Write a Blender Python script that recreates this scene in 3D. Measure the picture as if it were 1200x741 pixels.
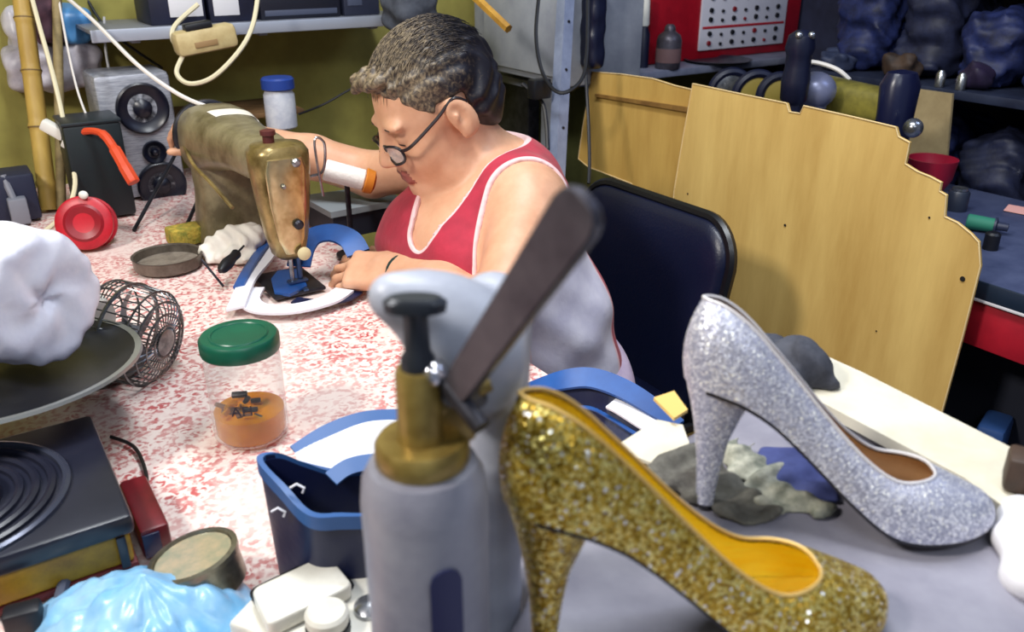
import bpy, bmesh, math, random
import numpy as np
from mathutils import Vector, Matrix, noise
for o in list(bpy.data.objects): bpy.data.objects.remove(o)
random.seed(7)
SC = bpy.context.scene; COL = SC.collection
PI = math.pi
# ---------------------------------------------------------------- camera, world, lamps
CAMZ = 1.30; PITCH = math.radians(24); FPX = 1000.0
cd = bpy.data.cameras.new('camera'); cam = bpy.data.objects.new('camera', cd); COL.objects.link(cam)
cam.location = (0, 0, CAMZ); cam.rotation_euler = (PI/2 - PITCH, 0, 0)
cd.sensor_width = 36; cd.lens = 36 * FPX / 1200; cd.clip_start = 0.02
cd.dof.use_dof = True; cd.dof.focus_distance = 1.25; cd.dof.aperture_fstop = 7.0
SC.camera = cam
w = bpy.data.worlds.new('world'); SC.world = w; w.use_nodes = True
w.node_tree.nodes['Background'].inputs[0].default_value = (0.62, 0.74, 1.0, 1)
w.node_tree.nodes['Background'].inputs[1].default_value = 0.22
def area(name, loc, target, size, power, col, size_y=None):
    l = bpy.data.lights.new(name, 'AREA'); l.energy = power; l.color = col; l.size = size
    if size_y: l.shape = 'RECTANGLE'; l.size_y = size_y
    o = bpy.data.objects.new(name, l); COL.objects.link(o); o.location = loc
    o.rotation_euler = (Vector(target) - Vector(loc)).to_track_quat('-Z', 'Y').to_euler()
    return o
area('key_lamp', (-1.15, 0.05, 2.25), (0.1, 1.3, 0.8), 0.28, 34, (1.0, 0.95, 0.88))
area('ceiling_tube', (0.0, 1.0, 2.55), (0.25, 1.25, 0), 1.2, 34, (0.93, 0.97, 1.0), 0.25)
area('front_fill', (0.5, -0.7, 2.4), (0.3, 0.8, 0.8), 1.2, 11, (0.88, 0.94, 1.0), 0.25)  # added fill light from the front, out of view
area('right_fill', (1.9, 1.2, 2.5), (1.9, 1.8, 0.5), 1.0, 10, (0.55, 0.68, 1.0), 0.2)  # added bluish fill, out of view, brightens the rack bundles
SC.view_settings.view_transform = 'Standard'; SC.view_settings.look = 'None'
SC.view_settings.exposure = 0.0; SC.view_settings.gamma = 1; SC.view_settings.use_curve_mapping = False
# ---------------------------------------------------------------- place helpers
ANG = math.atan2(0.55, 0.83); CA, SA = math.cos(ANG), math.sin(ANG)
def R(u, n, z=0.0): return Vector((u*CA - n*SA, u*SA + n*CA, z))        # room axes to world
def un(p): return (p[0]*CA + p[1]*SA, -p[0]*SA + p[1]*CA)
def ray(px, py):
    a = (px - 600) / FPX; b = (370.5 - py) / FPX
    return Vector((a, math.cos(PITCH) + b*math.sin(PITCH), -math.sin(PITCH) + b*math.cos(PITCH)))
O = Vector((0, 0, CAMZ))
def pt(px, py, t): return O + ray(px, py)*t
def pz(px, py, z):
    d = ray(px, py); return O + d*((z - CAMZ)/d.z)
def pu(px, py, u):
    d = ray(px, py); return O + d*(u/(d.x*CA + d.y*SA))
def pn(px, py, n):
    d = ray(px, py); return O + d*(n/(-d.x*SA + d.y*CA))
RZ = Matrix.Rotation(ANG, 4, 'Z')
def lin(c):
    return tuple(((x/255)/12.92 if x/255 <= 0.04045 else ((x/255+0.055)/1.055)**2.4) for x in c)
# ---------------------------------------------------------------- materials
MATS = {}
def mat(name, c, rough=0.6, metal=0.0, c2=None, scale=12, detail=4, lo=0.35, hi=0.65, bump=0.0, bscale=60,
        stretch=(1,1,1), spec=0.5, sheen=0.0, clear=0.0, trans=0.0, thin=None, sub=0.0, emit=None, tint=None):
    if name in MATS: return MATS[name]
    m = bpy.data.materials.new(name); m.use_nodes = True; MATS[name] = m
    nt = m.node_tree; N = nt.nodes; L = nt.links; b = N['Principled BSDF']
    b.inputs['Base Color'].default_value = (*lin(c), 1); b.inputs['Roughness'].default_value = rough
    b.inputs['Metallic'].default_value = metal; b.inputs['Specular IOR Level'].default_value = spec
    if sheen: b.inputs['Sheen Weight'].default_value = sheen
    if clear: b.inputs['Coat Weight'].default_value = clear; b.inputs['Coat Roughness'].default_value = 0.1
    if trans: b.inputs['Transmission Weight'].default_value = trans; b.inputs['IOR'].default_value = 1.35
    if sub:
        b.inputs['Subsurface Weight'].default_value = sub; b.inputs['Subsurface Radius'].default_value = (0.012, 0.005, 0.003)
        b.inputs['Subsurface Scale'].default_value = 0.6
    if emit: b.inputs['Emission Color'].default_value = (*lin(c), 1); b.inputs['Emission Strength'].default_value = emit
    tc = N.new('ShaderNodeTexCoord'); mp = N.new('ShaderNodeMapping'); mp.inputs['Scale'].default_value = stretch
    L.new(tc.outputs['Object'], mp.inputs['Vector'])
    if c2:
        nz = N.new('ShaderNodeTexNoise'); nz.inputs['Scale'].default_value = scale; nz.inputs['Detail'].default_value = detail
        nz.inputs['Roughness'].default_value = 0.65
        L.new(mp.outputs[0], nz.inputs['Vector'])
        cr = N.new('ShaderNodeValToRGB'); cr.color_ramp.elements[0].position = lo; cr.color_ramp.elements[1].position = hi
        cr.color_ramp.elements[0].color = (*lin(c), 1); cr.color_ramp.elements[1].color = (*lin(c2), 1)
        L.new(nz.outputs['Fac'], cr.inputs['Fac']); L.new(cr.outputs['Color'], b.inputs['Base Color'])
    if bump:
        nb = N.new('ShaderNodeTexNoise'); nb.inputs['Scale'].default_value = bscale; nb.inputs['Detail'].default_value = 3
        L.new(mp.outputs[0], nb.inputs['Vector'])
        bp = N.new('ShaderNodeBump'); bp.inputs['Strength'].default_value = bump; bp.inputs['Distance'].default_value = 0.004
        L.new(nb.outputs['Fac'], bp.inputs['Height']); L.new(bp.outputs[0], b.inputs['Normal'])
    if thin is not None:                                   # clear plastic film: part of the light goes straight through
        tr = N.new('ShaderNodeBsdfTransparent'); tr.inputs[0].default_value = (0.96, 0.97, 0.97, 1) if tint is None else (*lin(tint), 1)
        fr = N.new('ShaderNodeLayerWeight'); fr.inputs['Blend'].default_value = 0.35
        mr = N.new('ShaderNodeMapRange'); mr.inputs['To Min'].default_value = thin; mr.inputs['To Max'].default_value = min(1, thin + 0.5)
        mx = N.new('ShaderNodeMixShader'); L.new(fr.outputs['Facing'], mr.inputs['Value']); L.new(mr.outputs[0], mx.inputs['Fac'])
        L.new(tr.outputs[0], mx.inputs[1]); L.new(b.outputs[0], mx.inputs[2]); L.new(mx.outputs[0], N['Material Output'].inputs['Surface'])
    return m
def glitter(name, c1, c2, c3, scale=520, tilt=0.75, metal=0.85, rough=0.3):
    m = bpy.data.materials.new(name); m.use_nodes = True; nt = m.node_tree; N = nt.nodes; L = nt.links; b = N['Principled BSDF']
    tc = N.new('ShaderNodeTexCoord'); vo = N.new('ShaderNodeTexVoronoi'); vo.inputs['Scale'].default_value = scale
    L.new(tc.outputs['Object'], vo.inputs['Vector'])
    sp = N.new('ShaderNodeSeparateColor'); L.new(vo.outputs['Color'], sp.inputs[0])
    cr = N.new('ShaderNodeValToRGB'); e = cr.color_ramp.elements
    e[0].position = 0; e[0].color = (*lin(c1), 1); e[1].position = 1; e[1].color = (*lin(c3), 1)
    x = e.new(0.55); x.color = (*lin(c2), 1)
    L.new(sp.outputs[0], cr.inputs['Fac'])
    gt = N.new('ShaderNodeMath'); gt.operation = 'GREATER_THAN'; gt.inputs[1].default_value = 0.965; L.new(sp.outputs[1], gt.inputs[0])
    mc = N.new('ShaderNodeMix'); mc.data_type = 'RGBA'; mc.inputs['B'].default_value = (1, 0.99, 0.93, 1); L.new(gt.outputs[0], mc.inputs['Factor']); L.new(cr.outputs['Color'], mc.inputs['A']); L.new(mc.outputs['Result'], b.inputs['Base Color'])  # near-white cells put specular glints into the base colour
    g = N.new('ShaderNodeNewGeometry')
    s = N.new('ShaderNodeVectorMath'); s.operation = 'SUBTRACT'; s.inputs[1].default_value = (0.5, 0.5, 0.5); L.new(vo.outputs['Color'], s.inputs[0])
    k = N.new('ShaderNodeVectorMath'); k.operation = 'SCALE'; k.inputs['Scale'].default_value = tilt; L.new(s.outputs[0], k.inputs[0])
    a = N.new('ShaderNodeVectorMath'); a.operation = 'ADD'; L.new(g.outputs['Normal'], a.inputs[0]); L.new(k.outputs[0], a.inputs[1])
    n = N.new('ShaderNodeVectorMath'); n.operation = 'NORMALIZE'; L.new(a.outputs[0], n.inputs[0]); L.new(n.outputs[0], b.inputs['Normal'])
    b.inputs['Metallic'].default_value = metal; b.inputs['Roughness'].default_value = rough
    return m
# ---------------------------------------------------------------- objects
WM = {}
def thing(name, label, cat, loc, rotz=0.0, group=None):
    o = bpy.data.objects.new(name, None); COL.objects.link(o); o.location = loc; o.rotation_euler = (0, 0, rotz)
    o.empty_display_size = 0.05
    WM[o] = Matrix.Translation(Vector(loc)) @ Matrix.Rotation(rotz, 4, 'Z')
    return tag(o, label, cat, group)
def tag(o, label=None, cat=None, group=None, kind=None):
    if label: o['label'] = label
    if cat: o['category'] = cat
    if group: o['group'] = group
    if kind: o['kind'] = kind
    return o
class MB:
    def __init__(s, M=None): s.bm = bmesh.new(); s.M = M or Matrix.Identity(4)
    def _v(s, pts): return [s.bm.verts.new(s.M @ Vector(p)) for p in pts]
    def _f(s, vs, mi=0):
        try: f = s.bm.faces.new(vs); f.material_index = mi; return f
        except ValueError: return None
    def add(s, tmp, M, mi=0):
        mp = {}
        MM = s.M @ M
        for v in tmp.verts: mp[v] = s.bm.verts.new(MM @ v.co)
        for f in tmp.faces: s._f([mp[v] for v in f.verts], mi)
        tmp.free()
    def box(s, c, size, rz=0.0, bev=0.0, rot=None, mi=0, seg=2):
        t = bmesh.new(); bmesh.ops.create_cube(t, size=1)
        for v in t.verts: v.co = Vector((v.co.x*size[0], v.co.y*size[1], v.co.z*size[2]))
        if bev: bmesh.ops.bevel(t, geom=t.edges[:], offset=min(bev, min(size)*0.49), segments=seg, profile=0.5, affect='EDGES')
        rm = rot.to_4x4() if rot is not None else Matrix.Rotation(rz, 4, 'Z')
        s.add(t, Matrix.Translation(Vector(c)) @ rm, mi); return s
    def rings(s, rings, closed=True, cap=True, mi=0):
        V = [s._v(r) for r in rings]; n = len(rings[0])
        for a, b in zip(V, V[1:]):
            for j in range(n if closed else n-1):
                s._f([a[j], a[(j+1) % n], b[(j+1) % n], b[j]], mi)
        if cap and closed:
            s._f(list(reversed(V[0])), mi); s._f(V[-1], mi)
        return s
    def tube(s, pts, r, seg=8, closed=False, cap=True, mi=0, flat=1.0):
        pts = [Vector(p) for p in pts]; n = len(pts)
        rs = r if isinstance(r, (list, tuple)) else [r]*n
        T = []
        for i in range(n):
            a = pts[(i-1) % n] if (closed or i > 0) else pts[0]; b = pts[(i+1) % n] if (closed or i < n-1) else pts[-1]
            T.append((b-a).normalized() if (b-a).length > 1e-9 else Vector((0,0,1)))
        up = Vector((0,0,1)) if abs(T[0].z) < 0.9 else Vector((1,0,0))
        nrm = (up - T[0]*up.dot(T[0])).normalized(); out = []
        for i in range(n):
            nrm = (nrm - T[i]*nrm.dot(T[i])).normalized(); bn = T[i].cross(nrm)
            out.append([pts[i] + (nrm*math.cos(2*PI*k/seg)*flat + bn*math.sin(2*PI*k/seg))*rs[i] for k in range(seg)])
        if closed: out.append(out[0]); V = [s._v(q) for q in out[:-1]]; V.append(V[0])
        else: V = [s._v(q) for q in out]
        for a, b in zip(V, V[1:]):
            for j in range(seg): s._f([a[j], a[(j+1) % seg], b[(j+1) % seg], b[j]], mi)
        if cap and not closed: s._f(list(reversed(V[0])), mi); s._f(V[-1], mi)
        return s
    def lathe(s, prof, M=None, seg=36, mi=0, cap=True):
        M = M or Matrix.Identity(4)
        rr = [[M @ Vector((max(r, 1e-5)*math.cos(2*PI*k/seg), max(r, 1e-5)*math.sin(2*PI*k/seg), z)) for k in range(seg)] for r, z in prof]
        return s.rings(rr, True, cap, mi)
    def ell(s, c, r, rot=None, u=20, v=12, mi=0):
        t = bmesh.new(); bmesh.ops.create_uvsphere(t, u_segments=u, v_segments=v, radius=1)
        if isinstance(r, (int, float)): r = (r, r, r)
        s.add(t, Matrix.Translation(Vector(c)) @ (rot.to_4x4() if rot else Matrix.Identity(4)) @ Matrix.Diagonal((*r, 1)), mi); return s
    def prism(s, poly, off, mi=0):
        off = Vector(off); a = s._v(poly); b = s._v([Vector(p)+off for p in poly]); n = len(poly)
        s._f(list(reversed(a)), mi); s._f(b, mi)
        for i in range(n): s._f([a[i], a[(i+1) % n], b[(i+1) % n], b[i]], mi)
        return s
    def grid(s, f, nu, nv, mi=0):
        V = [s._v([f(i/(nu-1), j/(nv-1)) for j in range(nv)]) for i in range(nu)]
        for i in range(nu-1):
            for j in range(nv-1): s._f([V[i][j], V[i+1][j], V[i+1][j+1], V[i][j+1]], mi)
        return s
    def solid(s, th):
        bmesh.ops.recalc_face_normals(s.bm, faces=s.bm.faces[:])
        bmesh.ops.solidify(s.bm, geom=s.bm.faces[:], thickness=th); return s
    def build(s, name, m, parent=None, loc=None, rotz=0.0, ang=38, recalc=True, weld=1e-6):
        if weld: bmesh.ops.remove_doubles(s.bm, verts=s.bm.verts[:], dist=weld)
        if recalc: bmesh.ops.recalc_face_normals(s.bm, faces=s.bm.faces[:])
        if parent is not None: base = WM[parent]
        else:
            if loc is None:
                c = [v.co for v in s.bm.verts]
                loc = Vector((sum(p.x for p in c)/len(c), sum(p.y for p in c)/len(c), min(p.z for p in c)))
            base = Matrix.Translation(Vector(loc)) @ Matrix.Rotation(rotz, 4, 'Z')
        bmesh.ops.transform(s.bm, matrix=base.inverted(), verts=s.bm.verts[:])
        me = bpy.data.meshes.new(name); s.bm.to_mesh(me); s.bm.free()
        return link(name, me, m, parent, base, ang)
def link(name, me, m, parent, base, ang=38):
    o = bpy.data.objects.new(name, me); COL.objects.link(o)
    for q in (m if isinstance(m, (list, tuple)) else [m]): me.materials.append(q)
    me.polygons.foreach_set('use_smooth', [True]*len(me.polygons))
    if ang < 180: me.set_sharp_from_angle(angle=math.radians(ang))
    if parent is not None: o.parent = parent; WM[o] = base
    else:
        o.matrix_world = base; WM[o] = base
    return o
def spl(pts, n=12, closed=False):
    P = [Vector(p) for p in pts]; m = len(P); out = []
    for i in range(m if closed else m-1):
        p0 = P[(i-1) % m] if (closed or i > 0) else P[0]; p1 = P[i]; p2 = P[(i+1) % m]
        p3 = P[(i+2) % m] if (closed or i+2 < m) else P[-1]
        for k in range(n):
            t = k/n
            out.append(0.5*((2*p1) + (p2-p0)*t + (2*p0-5*p1+4*p2-p3)*t*t + (3*p1-p0-3*p2+p3)*t*t*t))
    if not closed: out.append(P[-1])
    return out
def interp(x, xs, ys):
    return float(np.interp(x, xs, ys))
def smooth_interp(x, tab):
    # monotone-ish Catmull interpolation through a table of (x, y)
    for i in range(len(tab)-1):
        if x <= tab[i+1][0] or i == len(tab)-2:
            x0, y0 = tab[i]; x1, y1 = tab[i+1]
            d = (y1-y0)/(x1-x0)
            m0 = d if i == 0 else (y1-tab[i-1][1])/(x1-tab[i-1][0])
            m1 = d if i+2 >= len(tab) else (tab[i+2][1]-y0)/(tab[i+2][0]-x0)
            t = min(1, max(0, (x-x0)/(x1-x0))); h = x1-x0
            return (2*t**3-3*t*t+1)*y0 + (t**3-2*t*t+t)*h*m0 + (-2*t**3+3*t*t)*y1 + (t**3-t*t)*h*m1
# ---------------------------------------------------------------- soft solids (bodies, cloth, bags): blended shapes turned into one surface
class SDF:
    def __init__(s, lo, hi, h):
        s.lo = np.array(lo, float); s.h = h
        s.n = (np.ceil((np.array(hi)-s.lo)/h)).astype(int)+1
        s.d = np.full(s.n, 9.0, np.float32)
    def sub(s, lo, hi):
        a = np.clip(np.floor((np.array(lo)-s.lo)/s.h).astype(int), 0, s.n); b = np.clip(np.ceil((np.array(hi)-s.lo)/s.h).astype(int)+1, 0, s.n)
        ax = [s.lo[i]+s.h*np.arange(a[i], b[i]) for i in range(3)]
        X, Y, Z = np.meshgrid(*ax, indexing='ij', sparse=True)
        return (slice(a[0], b[0]), slice(a[1], b[1]), slice(a[2], b[2])), X, Y, Z
    def put(s, sl, d, k):
        a = s.d[sl]
        if a.size == 0: return
        if k <= 0: s.d[sl] = np.minimum(a, d); return
        h = np.maximum(k-np.abs(a-d), 0)/k
        s.d[sl] = np.minimum(a, d) - h*h*k*0.25
    def cut(s, sl, d, k=0.0):
        a = s.d[sl]
        if a.size == 0: return
        d = -d
        h = np.maximum(k-np.abs(a-d), 0)/max(k, 1e-9)
        s.d[sl] = np.maximum(a, d) + (h*h*k*0.25 if k > 0 else 0)
    def cap(s, p0, p1, r0, r1=None, k=0.02, cut=False):
        p0 = np.array(p0, float); p1 = np.array(p1, float); r1 = r0 if r1 is None else r1
        m = max(r0, r1)+k+3*s.h
        sl, X, Y, Z = s.sub(np.minimum(p0, p1)-m, np.maximum(p0, p1)+m)
        v = p1-p0; L2 = max(v@v, 1e-12)
        t = np.clip(((X-p0[0])*v[0]+(Y-p0[1])*v[1]+(Z-p0[2])*v[2])/L2, 0, 1)
        d = np.sqrt((X-p0[0]-t*v[0])**2+(Y-p0[1]-t*v[1])**2+(Z-p0[2]-t*v[2])**2)-(r0+(r1-r0)*t)
        (s.cut if cut else s.put)(sl, d.astype(np.float32), k)
    def ell(s, c, r, Rm=None, k=0.02, cut=False):
        c = np.array(c, float); r = np.array(r if not isinstance(r, (int, float)) else (r, r, r), float); m = r.max()+k+3*s.h
        sl, X, Y, Z = s.sub(c-m, c+m)
        A = np.eye(3) if Rm is None else np.array(Rm)      # rows = local axes
        x, y, z = X-c[0], Y-c[1], Z-c[2]
        q = [(A[i][0]*x+A[i][1]*y+A[i][2]*z) for i in range(3)]
        k0 = np.sqrt(sum((q[i]/r[i])**2 for i in range(3))); k1 = np.sqrt(sum((q[i]/r[i]**2)**2 for i in range(3)))+1e-9
        d = k0*(k0-1)/k1
        (s.cut if cut else s.put)(sl, d.astype(np.float32), k)
    def rbox(s, c, half, rad, Rm=None, k=0.01, cut=False):
        c = np.array(c, float); half = np.array(half, float); m = np.linalg.norm(half)+k+3*s.h
        sl, X, Y, Z = s.sub(c-m, c+m); A = np.eye(3) if Rm is None else np.array(Rm)
        x, y, z = X-c[0], Y-c[1], Z-c[2]
        q = [np.abs(A[i][0]*x+A[i][1]*y+A[i][2]*z)-half[i]+rad for i in range(3)]
        d = np.sqrt(sum(np.maximum(e, 0)**2 for e in q))+np.minimum(np.maximum(np.maximum(q[0], q[1]), q[2]), 0)-rad
        (s.cut if cut else s.put)(sl, d.astype(np.float32), k)
    def field(s, fn):
        sl, X, Y, Z = s.sub(s.lo, s.lo+s.h*s.n); s.d = fn(s.d, X, Y, Z).astype(np.float32)
    def mesh(s):
        d = s.d; ins = d < 0; n = s.n
        c = tuple(m-1 for m in n); cnt = np.zeros(c, np.int16)
        for dx in (0,1):
            for dy in (0,1):
                for dz in (0,1): cnt += ins[dx:dx+c[0], dy:dy+c[1], dz:dz+c[2]]
        act = np.argwhere((cnt > 0) & (cnt < 8)); idx = np.full(c, -1, np.int64)
        idx[act[:,0], act[:,1], act[:,2]] = np.arange(len(act))
        acc = np.zeros((len(act), 3)); num = np.zeros(len(act)); i, j, k = act.T
        for ax in range(3):
            o1, o2 = [q for q in range(3) if q != ax]
            for a in (0,1):
                for b in (0,1):
                    p = [0,0,0]; p[o1] = a; p[o2] = b; q = p.copy(); q[ax] = 1
                    da = d[i+p[0], j+p[1], k+p[2]].astype(float); db = d[i+q[0], j+q[1], k+q[2]].astype(float)
                    m = (da < 0) != (db < 0); t = np.where(m, da/np.where(m, da-db, 1), 0)
                    pos = np.tile(np.array(p, float), (len(act), 1)); pos[:, ax] += t
                    acc += pos*m[:, None]; num += m
        V = s.lo+s.h*(act+acc/num[:, None]); F = []
        for ax in range(3):
            o1, o2 = (ax+1) % 3, (ax+2) % 3
            a = ins; sl0 = [slice(None)]*3; sl1 = [slice(None)]*3; sl0[ax] = slice(0, -1); sl1[ax] = slice(1, None)
            e = np.argwhere(a[tuple(sl0)] != a[tuple(sl1)])
            e = e[(e[:, o1] > 0) & (e[:, o2] > 0) & (e[:, o1] < c[o1]) & (e[:, o2] < c[o2])]
            if len(e) == 0: continue
            fl = a[tuple(e.T)]
            def at(d1, d2):
                q = e.copy(); q[:, o1] -= d1; q[:, o2] -= d2; return idx[tuple(q.T)]
            Q = np.stack([at(1,1), at(0,1), at(0,0), at(1,0)], 1)
            Q[~fl] = Q[~fl][:, ::-1]; F.append(Q)
        F = np.concatenate(F); P = V[F]
        vol = np.einsum('ij,ij->i', P[:,0], np.cross(P[:,1], P[:,2])).sum() + np.einsum('ij,ij->i', P[:,0], np.cross(P[:,2], P[:,3])).sum()
        return V, (F if vol > 0 else F[:, ::-1].copy())
    def build(s, name, m, parent=None, loc=None, matfn=None, disp=None, relax=2, attrs=None):
        V, F = s.mesh()
        if relax:
            e = np.concatenate([F[:, [0,1]], F[:, [1,2]], F[:, [2,3]], F[:, [3,0]]])
            for _ in range(relax):
                S = np.zeros_like(V); c = np.zeros(len(V))
                for ax in range(3):
                    S[:, ax] = np.bincount(e[:,0], V[e[:,1], ax], len(V)) + np.bincount(e[:,1], V[e[:,0], ax], len(V))
                c = np.bincount(e[:,0], minlength=len(V)) + np.bincount(e[:,1], minlength=len(V))
                V = V*0.5 + 0.5*S/c[:, None]
        if disp is not None: V = disp(V)
        if parent is not None: base = WM[parent]
        else:
            if loc is None: loc = (*V[:, :2].mean(0), V[:,2].min())
            base = Matrix.Translation(Vector(loc))
        inv = np.array(base.inverted()); Vl = V @ inv[:3,:3].T + inv[:3,3]
        me = bpy.data.meshes.new(name)
        me.vertices.add(len(Vl)); me.vertices.foreach_set('co', Vl.ravel())
        me.loops.add(F.size); me.loops.foreach_set('vertex_index', F.ravel().astype(np.int32))
        me.polygons.add(len(F)); me.polygons.foreach_set('loop_start', np.arange(0, F.size, 4, dtype=np.int32))
        me.update(calc_edges=True); me.validate()
        o = link(name, me, m, parent, base, 181)
        for an, av in (attrs(V) if attrs else {}).items():
            at = me.attributes.new(an, 'FLOAT', 'POINT'); at.data.foreach_set('value', np.asarray(av, np.float32))
        if matfn is not None:
            ctr = V[F].mean(1); nr = np.cross(V[F[:,2]]-V[F[:,0]], V[F[:,3]]-V[F[:,1]]); nr /= np.linalg.norm(nr, axis=1)[:, None]+1e-12
            me.polygons.foreach_set('material_index', np.asarray(matfn(ctr, nr), np.int32))
        return o
def frame3(x, y=None):
    x = Vector(x).normalized(); y = Vector(y) if y is not None else Vector((0,0,1)).cross(x)
    y = (y - x*y.dot(x)).normalized(); z = x.cross(y)
    return Matrix((x, y, z)).transposed()
def along(p, d, up=None):                                   # 4x4 with local z along d
    d = Vector(d).normalized(); q = frame3(d, up if up is not None else (Vector((0,0,1)).cross(d) if abs(d.z) < 0.95 else Vector((0,1,0))))
    m = Matrix((q.col[1], q.col[2], q.col[0])).transposed().to_4x4(); m.translation = Vector(p); return m
def struct(o): o['kind'] = 'structure'; return o
TZ = 0.752                                                  # top of the cloth on the work table
# ================================================================ the room
M_wall = mat('wall_paint', (158,150,76), 0.85, c2=(132,124,62), scale=5, bump=0.15, bscale=30)
M_dark = mat('dark_wall_paint', (40,44,70), 0.9, c2=(22,24,44), scale=6)
M_floor = mat('concrete_floor', (60,60,64), 0.8, c2=(40,40,46), scale=9)
def wall(name, a, b, z0, z1, m, th=0.08, nrm=(0,0)):
    mb = MB(); ax, ay = a; bx, by = b
    p = [R(ax, ay), R(bx, by), R(bx+nrm[0]*th, by+nrm[1]*th), R(ax+nrm[0]*th, ay+nrm[1]*th)]
    mb.prism([Vector((q.x, q.y, z0)) for q in p], (0, 0, z1-z0))
    return struct(mb.build(name, m))
wall('floor', (-2.0, -1.5), (2.75, -1.5), -0.08, 0.0, M_floor, 3.9, (0, 1))
wall('wall_back', (-2.0, 2.32), (2.75, 2.32), 0.0, 2.9, M_wall, 0.08, (0, 1))
wall('wall_right', (2.67, -1.5), (2.67, 2.32), 0.0, 2.9, M_dark, 0.08, (1, 0))
wall('wall_left', (-2.0, -1.5), (-2.0, 2.32), 0.0, 2.9, M_wall, 0.08, (-1, 0))
# ---------------------------------------------------------------- work table and its cloth
M_wood = mat('bench_wood', (120,88,52), 0.7, c2=(88,62,36), scale=8, stretch=(1,6,1))
tU0, tU1, tN0, tN1 = -1.25, 0.615, 0.475, 2.29
t = thing('work_table', 'long wooden work table under the worn red floral cloth', 'table', R((tU0+tU1)/2, (tN0+tN1)/2, 0), ANG)
mb = MB(); mb.prism([R(tU0,tN0,0.72), R(tU1,tN0,0.72), R(tU1,tN1,0.72), R(tU0,tN1,0.72)], (0,0,0.026)); mb.build('tabletop', M_wood, t)
for a, b in ((tU0+.06,tN0+.06),(tU1-.06,tN0+.06),(tU0+.06,tN1-.06),(tU1-.06,tN1-.06)):
    MB().box(R(a,b,0.36), (.06,.06,.72), ANG, .004).build('leg', M_wood, t)
def cloth_mat():
    m = bpy.data.materials.new('floral_cloth'); m.use_nodes = True; nt = m.node_tree; N = nt.nodes; L = nt.links; b = N['Principled BSDF']
    tc = N.new('ShaderNodeTexCoord')
    nz = N.new('ShaderNodeTexNoise'); nz.inputs['Scale'].default_value = 55; nz.inputs['Detail'].default_value = 2; L.new(tc.outputs['Object'], nz.inputs['Vector'])
    s = N.new('ShaderNodeVectorMath'); s.operation = 'SCALE'; s.inputs['Scale'].default_value = 0.022; L.new(nz.outputs['Color'], s.inputs[0])
    a = N.new('ShaderNodeVectorMath'); a.operation = 'ADD'; L.new(tc.outputs['Object'], a.inputs[0]); L.new(s.outputs[0], a.inputs[1])
    def vor(sc, feat='F1'):
        v = N.new('ShaderNodeTexVoronoi'); v.inputs['Scale'].default_value = sc; v.feature = feat; L.new(a.outputs[0], v.inputs['Vector']); return v
    def ramp(src, pts):
        r = N.new('ShaderNodeValToRGB'); e = r.color_ramp.elements
        while len(e) < len(pts): e.new(0.5)
        for q, (p, c) in zip(e, pts): q.position = p; q.color = (*c, 1) if isinstance(c, tuple) else (c, c, c, 1)
        L.new(src, r.inputs['Fac']); return r
    v1 = vor(34); r1 = ramp(v1.outputs['Distance'], [(0.0, 0.0), (0.13, 0.0), (0.17, 1.0), (0.27, 1.0), (0.32, 0.0), (0.40, 0.0), (0.45, 0.9), (0.62, 0.75), (0.75, 0.1)])
    v2 = vor(95); r2 = ramp(v2.outputs['Distance'], [(0.0, 1.0), (0.28, 0.9), (0.42, 0.0)])
    n2 = N.new('ShaderNodeTexNoise'); n2.inputs['Scale'].default_value = 120; n2.inputs['Detail'].default_value = 3; L.new(tc.outputs['Object'], n2.inputs['Vector'])
    r3 = ramp(n2.outputs['Fac'], [(0.42, 0.0), (0.56, 1.0)])
    mx = N.new('ShaderNodeMath'); mx.operation = 'MAXIMUM'; L.new(r1.outputs[0], mx.inputs[0]); L.new(r2.outputs[0], mx.inputs[1])
    mu = N.new('ShaderNodeMath'); mu.operation = 'MULTIPLY'; L.new(mx.outputs[0], mu.inputs[0]); L.new(r3.outputs[0], mu.inputs[1])
    # the print is worn off in broad patches
    n3 = N.new('ShaderNodeTexNoise'); n3.inputs['Scale'].default_value = 4.2; n3.inputs['Detail'].default_value = 5; L.new(tc.outputs['Object'], n3.inputs['Vector'])
    r4 = ramp(n3.outputs['Fac'], [(0.34, 1.0), (0.50, 0.85), (0.66, 0.22)])
    m2 = N.new('ShaderNodeMath'); m2.operation = 'MULTIPLY'; L.new(mu.outputs[0], m2.inputs[0]); L.new(r4.outputs[0], m2.inputs[1])
    mc = N.new('ShaderNodeMix'); mc.data_type = 'RGBA'
    mc.inputs['A'].default_value = (*lin((232,214,206)), 1); mc.inputs['B'].default_value = (*lin((178,44,52)), 1)
    L.new(m2.outputs[0], mc.inputs['Factor']); L.new(mc.outputs['Result'], b.inputs['Base Color'])
    b.inputs['Roughness'].default_value = 0.42; b.inputs['Specular IOR Level'].default_value = 0.45
    return m
M_cloth = cloth_mat()
mb = MB(); e = 0.003
def clothf(i, j):
    u = tU0 - e + (tU1 + e - tU0 + e)*i; n = tN0 - e + (tN1 + e - tN0 + e)*j
    return R(u, n, 0.7475 + 0.0022*noise.noise(Vector((u*5, n*5, 0))))
poly = [clothf(0, j/40) for j in range(41)]
mb.grid(clothf, 60, 60)
drop = lambda p, d: p - Vector((0,0,d))
edge = [clothf(i/60, 0) for i in range(61)] + [clothf(1, j/60) for j in range(1, 61)] + [clothf(1-i/60, 1) for i in range(1, 61)]
mb.grid(lambda i, j: drop(edge[round(i*180)] + (R(*(a-b for a, b in zip(un(edge[round(i*180)]), ((tU0+tU1)/2, (tN0+tN1)/2)))).normalized()*0.006*j*(1+math.sin(i*90))), 0.16*j), 181, 6)
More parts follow.
